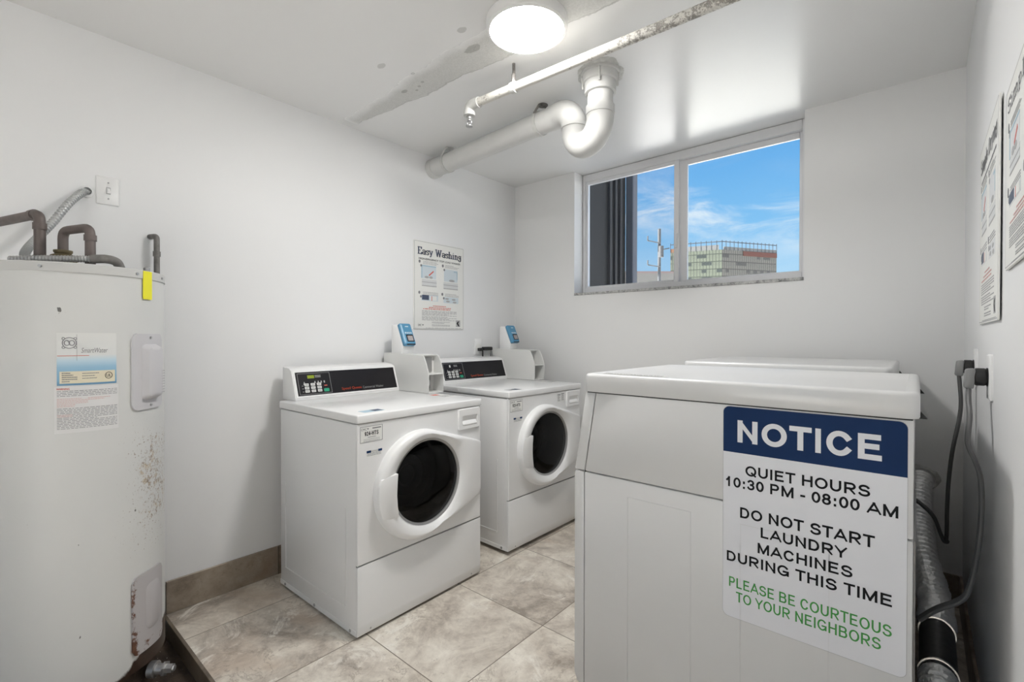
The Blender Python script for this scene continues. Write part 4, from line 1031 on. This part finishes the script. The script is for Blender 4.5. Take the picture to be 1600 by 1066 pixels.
loft(bm, rows, False, True); obj('raised_ridge', bm, M['cover'], lc)
# rating label
arc = lambda deg: math.radians(deg)*HR
cp = CylPlane(-19.4, 1.029, HR)
LW = arc(34.4); LH = .157
m, t, b = newmat('rating_label_print'); co = t.coords(); X, Y, Z = t.sep(co)
t.put(b.inputs['Base Color'], t.ramp(t.math('DIVIDE', t.math('SUBTRACT', Z, 1.029-PITZ), LH), [(0, (.13, .27, .42)), (.10, (.20, .40, .58)), (.34, (.30, .50, .66)), (.48, (.52, .66, .74)), (.58, (.70, .71, .70)), (1, (.71, .71, .69))])); b.inputs['Roughness'].default_value = .45
bm = B(); cyl_card(bm, cp, 0, 0, LW, LH, 0, .0006); rl = obj('rating_label', bm, m, wh, label='white and blue printed rating label')
bm = B(); cyl_card(bm, cp, .006, .006, LW-.004, .042, .0006, .0011); obj('data_plate', bm, M['cream'], rl)
bm = B(); rnd = random.Random(3)
def cyl_lines(bm, cp, x0, x1, yt, pitch, n, th, h, seed, ragged=.3):
    rnd = random.Random(seed)
    for i in range(n):
        y = yt-i*pitch; x = x0; end = x1 if rnd.random() > ragged else x0+(x1-x0)*rnd.uniform(.5, .95)
        while x < end:
            e = min(x+rnd.uniform(.03, .10)*(x1-x0), end); cyl_card(bm, cp, x, y-th, e, y, h, h+.0003); x = e+.016*(x1-x0)
    return bm
cyl_lines(bm, cp, .011, .045, .038, .0062, 5, .0028, .0011, 4, .5); cyl_lines(bm, cp, .056, .095, .036, .0075, 3, .0022, .0011, 6, .5); obj('small_print', bm, M['inkgrey'], rl)
def ring_strip(bm, cp, cx_, cy_, rx, ry, w_, h):
    rows = []
    for k in range(28):
        a = 2*PI*k/28; rows.append((cp.p(cx_+rx*math.cos(a), cy_+ry*math.sin(a), h), cp.p(cx_+(rx-w_)*math.cos(a), cy_+(ry-w_)*math.sin(a), h)))
    A = [bm.verts.new(r[0]) for r in rows]; Bq = [bm.verts.new(r[1]) for r in rows]
    for k in range(28): j = (k+1) % 28; bm.faces.new((A[k], A[j], Bq[j], Bq[k]))
bm = B(); ring_strip(bm, cp, LW-.020, .026, .0095, .0105, .0016, .0014); obj('certification_ring', bm, M['ink'], rl)
bm = B(); ring_strip(bm, cp, .028, .127, .0165, .0170, .0022, .0010); ring_strip(bm, cp, .0225, .127, .007, .0085, .0022, .0012); ring_strip(bm, cp, .0335, .127, .007, .0085, .0022, .0012)
for k in range(4): a = PI/4+PI/2*k; ring_strip(bm, cp, .028+.0185*math.cos(a), .127+.0185*math.sin(a), .004, .004, .0018, .0010)
obj('round_monogram', bm, M['inkgrey'], rl, label='grey round monogram')
bm = B(); cyl_card(bm, cp, .001, .088, .072, .0895, .0006, .0010); obj('red_rule', bm, M['inkred'], rl)
bm = B(); cyl_card(bm, cp, .0440, .074, .0447, LH-.004, .0006, .0010); obj('thin_rule', bm, M['inkgrey'], rl)
class CP2:
    def __init__(s, cp): s.cp = cp; s.n = cp.n
    def p(s, a, b, h=0): return s.cp.p(a, b, h)
obj('lettering', text_mesh('SmartWater', cp, .054, .097, .116, .112, .0009, .0, .25), M['inkgrey'], rl, smooth=0)
obj('lettering', text_mesh('UL', cp, LW-.0255, .0215, LW-.0145, .0305, .0014, .02), M['ink'], rl, smooth=0)
cp = CylPlane(-20.9, .887, HR); WW2 = arc(37.2)
bm = B(); cyl_card(bm, cp, 0, 0, WW2, .138, 0, .0008); wl = obj('warning_label', bm, mat('warning_label_paper', (.70, .695, .69), .5), wh, label='white warning label in small red and black print')
bm = B(); cyl_lines(bm, cp, .006, WW2-.004, .126, .0048, 4, .0015, .0009, 11, .1); cyl_lines(bm, cp, .006, WW2-.004, .074, .0046, 14, .0015, .0009, 12, .15); obj('small_print', bm, M['inkgrey'], wl)
bm = B(); cyl_lines(bm, cp, .006, WW2*.5, .103, .0045, 6, .0015, .0009, 13, .3); cyl_lines(bm, cp, WW2*.5, WW2-.01, .103, .0045, 2, .0015, .0009, 14, .3); cyl_lines(bm, cp, .006, .04, .055, .0045, 2, .0015, .0010, 15, 0); obj('red_small_print', bm, M['inkpink'], wl)
obj('lettering', text_mesh('WARNING', cp, .005, .129, .034, .135, .0011, .02), M['inkred'], wl, smooth=0)
bm = B(); cyl_patch(bm, 35.2, 44, 1.300, 1.394, HR+.003, HR+.0055, 6); obj('yellow_tape', bm, M['yellow'], wh, label='bright yellow tape strip over the rim')
# drain valve at the foot
q = math.radians(46); nv = Vector((math.cos(q), math.sin(q), 0)); base_ = HC+nv*(HR-.01)+Vector((0, 0, .035))
bm = B(); tube(bm, [base_, base_+nv*.02, base_+nv*.021, base_+nv*.045], [.026, .026, .017, .017], 18); obj('drain_valve', bm, M['steel'], wh)
dvv = bpy.data.objects['drain_valve']
bm = B(); e0 = base_+nv*.045; tube(bm, [e0, e0+nv*.006, e0+nv*.007, e0+nv*.028], [.024, .024, .015, .015], 6); tube(bm, [e0+nv*.0281, e0+nv*.034], [.010, .009], 12); obj('hose_spout', bm, M['steel'], dvv)
# pipes on top
def pipe(name, pts, r, m, parent, rad=.03, coll=()):
    P = [Vector(p) for p in pts]; path = [P[0]]
    for a, b2, c in zip(P, P[1:], P[2:]):
        d1_, d2_ = (a-b2).normalized(), (c-b2).normalized()
        for k in range(7):
            u = k/6; path.append((b2+d1_*rad)*(1-u)**2+b2*2*u*(1-u)+(b2+d2_*rad)*u*u)
    path.append(P[-1]); bm = B(); tube(bm, path, r, 16)
    for (c, d, L_) in coll:
        c, d = Vector(c), Vector(d).normalized(); tube(bm, [c, c+d*L_], r+.0028, 16)
    return obj(name, bm, m, parent)
zt = HZ1+.004
A = Vector((.312, -2.672, 0))
pipe('inlet_pipe', [(A.x, A.y, zt-.01), (A.x, A.y, 1.562), (.004, -2.766, 1.562)], .0145, M['brownpipe'], wh, .028, [((A.x, A.y, zt), (0, 0, 1), .030), ((A.x, A.y, 1.512), (0, 0, 1), .020), ((A.x-.028, A.y-.008, 1.562), (-1, -.30, 0), .022)])
Bp = Vector((.425, -2.567, 0)); Cp = Vector((.296, -2.617, 0))
pipe('outlet_pipe', [(Bp.x, Bp.y, zt-.01), (Bp.x, Bp.y, 1.520), (Cp.x, Cp.y, 1.520), (Cp.x, Cp.y, 1.44)], .0135, M['brownpipe'], wh, .028, [((Bp.x, Bp.y, 1.478), (0, 0, 1), .018)])
bm = B(); lathe(bm, [(.040, 0), (.040, .012), (.034, .016), (.036, .030), (.030, .040), (.020, .044), (.024, .050), (.024, .056), (.010, .058)], (Cp.x, Cp.y, zt), seg=20, cap1=True); obj('relief_valve', bm, M['brass'], wh)
bm = B(); path = smooth_path([(.30, -2.735, 1.412), (.365, -2.675, 1.415), (.418, -2.615, 1.416), (.455, -2.560, 1.418)], 26)
tube(bm, path, [.0095 + .0016*(1 if k % 3 == 0 else -.4) for k in range(len(path))], 10); obj('armoured_cable', bm, M['steel'], wh)
bm = B(); tube(bm, smooth_path([(.450, -2.568, 1.4175), (.468, -2.535, 1.420), (.466, -2.510, 1.414), (.455, -2.498, 1.396)], 6), .0135, 14); obj('cable_connector', bm, M['clamp'], wh)
bm = B(); lathe(bm, [(.030, 0), (.030, .004)], (A.x-.012, A.y-.02, zt-.003), seg=20, cap1=True); obj('red_washer', bm, M['inkred'], wh)
bm = B(); q = HC+Vector((math.cos(.92)*.20, math.sin(.92)*.20, zt)); lathe(bm, [(.010, -.006), (.010, .012), (.004, .016)], q, seg=12, cap1=True); obj('cap_bolt', bm, M['steel'], wh)

# flexible conduit from the wall to the heater top
cd_ = [(0, -2.521, 1.728), (.022, -2.535, 1.718), (.05, -2.575, 1.665), (.085, -2.622, 1.580), (.125, -2.664, 1.512), (.155, -2.692, 1.463), (.175, -2.697, 1.435), (.205, -2.690, 1.405)]
path = smooth_path(cd_, 34)
fc = thing('flexible_conduit', (0, -2.521, 1.728), 'ribbed grey flexible conduit curving from the wall to the heater top', 'conduit')
bm = B(); tube(bm, path, [.0115+(.0020 if k % 4 < 2 else -.0012) for k in range(len(path))], 14); obj('conduit', bm, M['flex'], fc)
bm = B(); lathe(bm, [(.022, .0005), (.022, .006), (.014, .010), (.014, .018)], (0, -2.521, 1.728), axis='x', seg=18, cap0=True); obj('wall_fitting', bm, M['plastic'], fc)
# dark pipe down the wall behind the heater
wp = thing('wall_pipe', (.040, -2.310, .9), 'thin dark pipe running down the left wall behind the water heater', 'pipe')
pipe('pipe', [(.001, -2.325, 1.588), (.040, -2.310, 1.588), (.040, -2.310, PITZ)], .0105, M['clamp'], wp, .014, [((.040, -2.310, 1.505), (0, 0, 1), .02), ((.040, -2.310, 1.13), (0, 0, 1), .05)])

# ------------------------------------------------------------------ things on the walls
lw = Plane((0, 0, 0), (0, 1, 0), (0, 0, 1))     # left wall: u = y, v = z, out = +x
sw = thing('light_switch', (0, -2.457, 1.745), 'white toggle light switch plate on the left wall', 'switch')
bm = B(); loft(bm, [[lw.p(a, b, h) for a, b in rrect(-2.493+i, 1.691+i, -2.423-i, 1.800-i, .003, 3)] for i, h in ((0, 0), (0, .003), (.003, .006))], False, True); pt = obj('plate', bm, M['plastic'], sw)
bm = B(); prism(bm, [(.0055, -2.462, 1.734), (.0055, -2.462, 1.757), (.019, -2.462, 1.741), (.017, -2.462, 1.734)], (0, .010, 0), .001, 1); obj('toggle', bm, M['plastic'], sw)
bm = B(); card(bm, lw, -2.4635, 1.7325, -2.4505, 1.7590, .0055, .0064); obj('toggle_slot', bm, M['inksoft'], sw)
for z_ in (1.7765, 1.7145):
    bm = B(); lathe(bm, [(.003, .006), (.003, .0072)], (0, -2.457, z_), axis='x', seg=10, cap1=True); obj('screw', bm, M['steel'], sw)

def poster(name, pl, Wp, Hp, label, title, style, thick=.006, bow=0.0, cut=False):
    g = thing(name, pl.p(Wp/2, 0, 0), label, 'poster', 'laundry instruction posters')
    bm = B(); pts = rrect(0, 0, Wp, Hp, .008)
    prism(bm, [pl.p(a, b, .0006) for a, b in pts], pl.n*thick, .0008, 1); obj('board', bm, M['paper'], g)
    h = thick+.0006
    bm = B(); n_ = rrect(.004, .004, Wp-.004, Hp-.004, .006); i_ = rrect(.0065, .0065, Wp-.0065, Hp-.0065, .005)
    loft(bm, [[pl.p(a, b, h+.0002) for a, b in n_], [pl.p(a, b, h+.0002) for a, b in i_]]); obj('border_line', bm, M['inksoft'], g, smooth=0)
    U = lambda f: Wp*f
    V = lambda f: Hp*(1-f)
    bm = B(); serif_text(bm, title, pl, U(.07), V(.150), U(.94 if not cut else .62), Hp*.075, .24, h+.0006); obj('title_lettering', bm, M['inkslate'] if style == 'wash' else M['inkgrey'], g, smooth=0)
    if style == 'wash':
        obj('lettering', text_mesh('HIGH-EFFICIENCY  TOP LOAD WASHER', pl, U(.09), V(.212), U(.92), V(.190), h+.0006, .03), M['inkgrey'], g, smooth=0)
    elif not cut:
        bm = B(); lines(bm, pl, U(.12), U(.9), V(.20), Hp*.03, 1, Hp*.014, h+.0006, 3, 0); obj('subtitle_print', bm, M['inkgrey'], g, smooth=0)
    for k, (u, v_) in enumerate(((.17, .225), (.60, .235), (.17, .575), (.60, .575))):
        bm = B(); lines(bm, pl, U(u), U(u+.29), V(v_), Hp*.014, 3, Hp*.006, h+.0006, 40+k, .5); obj('caption_print', bm, M['inksoft'], g, smooth=0)
    for k, (u0, u1, v_, n_, th_) in enumerate(((.15, .84, .785, 5, .006), (.15, .84, .853, 4, .006), (.34, .70, .912, 2, .006), (.34, .70, .945, 2, .006), (.22, .94, .982, 1, .004))):
        bm = B(); lines(bm, pl, U(u0), U(u1), V(v_), Hp*.0125, n_, Hp*th_, h+.0006, 50+k, .25); obj('paragraph_print', bm, M['inksoft'], g, smooth=0)
    bm = B()
    for k, (u0, u1, v_) in enumerate(((.36, .62, .725), (.28, .72, .745), (.17, .72, .763))): lines(bm, pl, U(u0), U(u1), V(v_), .1, 1, Hp*.008, h+.0008, 60+k, 0)
    obj('red_print', bm, M['inkred'] if style == 'wash' else M['inkpink'], g, smooth=0)
    # step numerals and pictures of a washer
    bm = B()
    for u, v_ in ((.105, .235), (.555, .25), (.10, .585), (.545, .585)):
        ring = [(U(u)+.008*math.cos(2*PI*k/14), V(v_)+.010*math.sin(2*PI*k/14)) for k in range(14)]; prism(bm, [pl.p(a, b, h) for a, b in ring], pl.n*.0006)
        ring = [(U(u+.03)+.007*math.cos(2*PI*k/14), V(v_+.045)+.008*math.sin(2*PI*k/14)) for k in range(14)]; prism(bm, [pl.p(a, b, h) for a, b in ring], pl.n*.0006)
    obj('step_marker', bm, M['inkgrey'], g, smooth=0)
    tint = mat('print_pale_blue', (.62, .69, .73) if style == 'wash' else (.70, .71, .72), .5)
    for u0, u1, v0, v1 in ((.15, .42, .275, .42), (.58, .86, .285, .43), (.14, .46, .610, .675), (.57, .88, .615, .685)):
        bm = B(); card(bm, pl, U(u0), V(v1), U(u1), V(v0), h, h+.0003); obj('picture_panel', bm, tint, g, smooth=0)
    bm = B()
    for u0, u1, v0, v1 in ((.15, .42, .271, .285), (.135, .155, .28, .42), (.78, .86, .30, .312), (.845, .86, .30, .40)): card(bm, pl, U(u0), V(v1), U(u1), V(v0), h+.0003, h+.0006)
    obj('blue_frame', bm, M['skyblue'], g, smooth=0)
    pg_ = mat('print_pale_grey', (.66, .67, .67), .5)
    for u0, u1, v0 in ((.15, .43, .43), (.57, .87, .44)):
        bm = B(); card(bm, pl, U(u0), V(v0+.075), U(u1), V(v0), h, h+.0003); obj('machine_picture', bm, pg_, g, smooth=0)
    bm = B()
    for u0, u1, v0 in ((.15, .43, .43), (.57, .87, .44)): card(bm, pl, U(u0), V(v0+.036), U(u1), V(v0+.028), h+.0003, h+.0006); card(bm, pl, U(u0), V(v0+.08), U(u1), V(v0+.07), h+.0003, h+.0006)
    for cx_, cy_, rx in ((.24, .405, .04), (.32, .405, .035), (.74, .415, .06)):
        ring = [(U(cx_)+U(rx)*math.cos(2*PI*k/14), V(cy_)+.008*math.sin(2*PI*k/14)) for k in range(14)]; prism(bm, [pl.p(a, b, h+.0003) for a, b in ring], pl.n*.0003)
    for cx_, cy_ in ((.64, .635), (.66, .665), (.78, .64), (.80, .672)):
        ring = [(U(cx_)+U(.04)*math.cos(2*PI*k/14), V(cy_)+.006*math.sin(2*PI*k/14)) for k in range(14)]; prism(bm, [pl.p(a, b, h+.0003) for a, b in ring], pl.n*.0003)
    obj('grey_picture_detail', bm, M['inksoft'], g, smooth=0)
    bm = B(); card(bm, pl, U(.15), V(.665), U(.28), V(.610), h+.0003, h+.0008); obj('keypad_picture', bm, M['inkslate'], g, smooth=0)
    bm = B(); card(bm, pl, U(.31), V(.668), U(.43), V(.618), h+.0003, h+.0008); obj('white_picture_box', bm, M['paper'], g, smooth=0)
    bm = B(); a, b2 = (U(.28), V(.385)), (U(.37), V(.33)); dx, dy_ = b2[0]-a[0], b2[1]-a[1]; L_ = math.hypot(dx, dy_); nx, ny = -dy_/L_*.004, dx/L_*.004
    prism(bm, [pl.p(a[0]-nx, a[1]-ny, h+.0003), pl.p(b2[0]-nx, b2[1]-ny, h+.0003), pl.p(b2[0]+nx, b2[1]+ny, h+.0003), pl.p(a[0]+nx, a[1]+ny, h+.0003)], pl.n*.0004); card(bm, pl, U(.33), V(.672), U(.342), V(.618), h+.0008, h+.001); obj('red_arrow', bm, M['inkred'], g, smooth=0)
    bm = B(); card(bm, pl, U(.83), V(.965), U(.92), V(.885), h, h+.0003); em = obj('emblem_square', bm, M['inksoft'], g, smooth=0)
    bm = B(); prism(bm, [pl.p(U(a), V(b), h+.0003) for a, b in ((.90, .895), (.86, .905), (.845, .925), (.86, .94), (.875, .955), (.905, .96), (.885, .935), (.875, .92))], pl.n*.0004); obj('emblem_shape', bm, M['ink'], em, smooth=0)
    if style == 'wash':
        obj('lettering', text_mesh('CMC', pl, U(.075), V(.965), U(.135), V(.943), h+.0006, .02), M['inkgrey'], g, smooth=0)
        bm = B(); prism(bm, [pl.p(U(.15), V(.945), h), pl.p(U(.185), V(.945), h), pl.p(U(.168), V(.962), h)][::-1], pl.n*.0006); obj('logo_mark', bm, M['inkgrey'], g, smooth=0)
    return g
poster('instruction_poster', Plane((0, -.983, 1.227), (0, 1, 0), (0, 0, 1)), .428, .563, 'Easy Washing poster on the left wall above the washers', 'Easy Washing', 'wash')
# right-hand posters: boards leaning a little off the wall at their near edge
poster('instruction_poster', Plane((W-.001, -.800, 1.215), (-.004, -1, 0), (0, 0, 1)), .490, .520, 'Simple Drying poster on the right wall above the power outlets', 'Simple Drying', 'dry', .004)
poster('instruction_poster', Plane((W-.001, -1.392, 1.315), (-.004, -1, 0), (0, 0, 1)), .470, .372, 'poster cut off by the right edge of the photo', 'Simple', 'dry', .004, cut=True)

# power outlets
def outlet(pl, u, v, wd, ht, label, dark):
    g = thing('power_outlet', pl.p(u, v, 0), label, 'outlet', 'wall power outlets')
    bm = B(); loft(bm, [[pl.p(a, b, h) for a, b in rrect(u-wd/2+i, v-ht/2+i, u+wd/2-i, v+ht/2-i, .004, 3)] for i, h in ((0, 0), (0, .004), (.004, .007))], False, True); obj('plate', bm, M['plastic'], g)
    bm = B(); ring = [pl.p(u+.024*math.cos(2*PI*k/24), v+.024*math.sin(2*PI*k/24), .006) for k in range(24)]; prism(bm, ring, pl.n*.004); obj('socket', bm, dark, g)
    return g
rw = Plane((W, 0, 0), (0, -1, 0), (0, 0, 1))
def cord(g, plug_at, path, label, m, up=(0, 1, 0)):
    """flat three-wire appliance cord with its angle plug"""
    y_, z_ = plug_at
    P = smooth_path(path, 10)
    n = len(P); r = .0052
    offs = (-2*r*.92, 0, 2*r*.92); bm = B()
    refv = Vector(up)
    for of in offs:
        Q = []
        for i in range(n):
            T_ = (P[min(i+1, n-1)]-P[max(i-1, 0)]).normalized(); s_ = refv-T_*refv.dot(T_); s_.normalize(); Q.append(P[i]+s_*of)
        tube(bm, Q, r, 8)
    cb = obj('power_cord', bm, m, g, label=label)
    bm = B(); lathe(bm, [(.021, -.010), (.023, -.014), (.023, -.030), (.018, -.034)], (W, y_, z_), axis='x', seg=20, cap0=True, cap1=True); obj('plug_face', bm, M['rubber'], cb)
    bm = B(); prism(bm, [(W-.030, y_-.022, z_+.022), (W-.050, y_-.022, z_+.020), (W-.054, y_-.022, z_-.030), (W-.034, y_-.022, z_-.032)], (0, .044, 0), .005, 2); obj('plug', bm, M['plug'], cb)
outlet(rw, 1.085, 1.072, .078, .120, 'nearer power outlet on the right wall with the foreground grey cord plugged in', M['black'])
outlet(rw, .640, 1.078, .078, .120, 'farther power outlet on the right wall, near the back corner', M['black'])
cord(DRYERS[0], (-1.085, 1.072), [(2.512, -1.088, 1.045), (2.511, -1.10, 1.015), (2.512, -1.13, .970), (2.508, -1.15, .905), (2.522, -1.16, .860), (2.532, -1.15, .815), (2.534, -1.15, .737), (2.528, -1.15, .638), (2.514, -1.15, .540), (2.497, -1.155, .500), (2.450, -1.165, .462), (2.416, -1.17, .425)], 'thick grey three-wire cord hanging from the nearer outlet into the dryer back', M['cord'])
cord(DRYERS[1], (-.640, 1.078), [(2.512, -.642, 1.050), (2.514, -.645, 1.020), (2.517, -.65, .960), (2.513, -.65, .900), (2.498, -.65, .800), (2.489, -.65, .700), (2.485, -.65, .600), (2.484, -.65, .500), (2.478, -.655, .487), (2.470, -.66, .505), (2.452, -.66, .560), (2.425, -.66, .592), (2.395, -.66, .612), (2.342, -.66, .625)], 'dark grey cord folded in a V, hanging from the farther outlet', M['corddark'])
# outlet and black plug on the left wall behind the far washer
outlet(lw, -.410, 1.108, .075, .115, 'small outlet on the left wall above the far washer', M['paper'])
ac = thing('power_adapter', (.02, -.37, 1.09), 'small black power adapter plugged in above the far washer', 'plug')
bm = B(); box(bm, (.010, -.425, 1.078), (.034, -.388, 1.100), .005, 2); obj('plug', bm, M['rubber'], ac)
bm = B(); box(bm, (.010, -.385, 1.082), (.045, -.300, 1.107), .006, 2); obj('adapter_body', bm, M['rubber'], ac)
bm = B(); tube(bm, smooth_path([(.03, -.392, 1.084), (.020, -.380, 1.065), (.010, -.37, 1.0), (.008, -.37, .9)], 6), .0045, 8); tube(bm, smooth_path([(.03, -.302, 1.090), (.020, -.294, 1.07), (.010, -.29, 1.0), (.008, -.29, .9)], 6), .002, 6); obj('cable', bm, M['rubber'], ac)

# ------------------------------------------------------------------ foil exhaust duct behind the dryers
fd = thing('exhaust_duct', (2.456, -.75, .31), 'silver foil exhaust duct with a dark sleeve, behind the dryers along the right wall', 'duct')
def foil(pts, r, name, seed, amp=.010):
    Q = smooth_path(pts, 60); rnd = random.Random(seed); P = [Q[0]]; acc = 0
    for p, q in zip(Q, Q[1:]):
        acc += (q-p).length
        if acc >= .0052: P.append(q); acc = 0
    bm = B(); R = []; j = 0
    for k in range(len(P)):
        if k % 4 == 0: j = rnd.uniform(-.003, .002)
        R.append(r+j+(amp*.5, amp*.25, -amp*.5, -amp*.25)[k % 4])
    seg = 28; tube(bm, P, R, seg)
    for k in range(len(P)):
        tl = (rnd.uniform(-1, 1), rnd.uniform(-1, 1))
    for v in bm.verts: v.co += Vector((rnd.uniform(-1, 1), rnd.uniform(-1, 1), rnd.uniform(-1, 1)))*.0011
    return obj(name, bm, M['foil'], fd, smooth=0)
foil([(2.414, -.005, .535), (2.411, -.12, .492), (2.412, -.30, .420), (2.424, -.50, .366), (2.450, -.73, .322), (2.456, -.80, .310), (2.456, -.93, .292)], .041, 'foil_hose', 2, .011)
bm = B(); tube(bm, [(2.456, -.92, .294), (2.456, -1.02, .278), (2.456, -1.12, .262)], .041, 28); obj('dark_sleeve', bm, M['duct'], fd, label='black smooth duct sleeve')
for q in ((2.456, -.925, .293), (2.456, -1.11, .263)):
    bm = B(); d_ = Vector((0, -.012, .002)); tube(bm, [Vector(q), Vector(q)+d_], .0435, 28); obj('hose_clamp', bm, M['chrome'], fd)
foil([(2.4560, -1.115, .262), (2.4560, -1.25, .235), (2.4560, -1.40, .180), (2.4560, -1.55, .080)], .0385, 'foil_hose', 3)
bm = B(); rnd = random.Random(9); lo, hi = [], []
c = Vector((2.418, -.002, .540))
for k in range(30):
    a = 2*PI*k/30; q = .062+.007*math.sin(3*a+1)+rnd.uniform(-.003, .003); lo.append(c+Vector((math.cos(a)*q, .0015, math.sin(a)*q))); hi.append(c+Vector((math.cos(a)*.048, -.006, math.sin(a)*.048)))
loft(bm, [lo, hi]); obj('broken_plaster_ring', bm, M['plasterring'], fd)
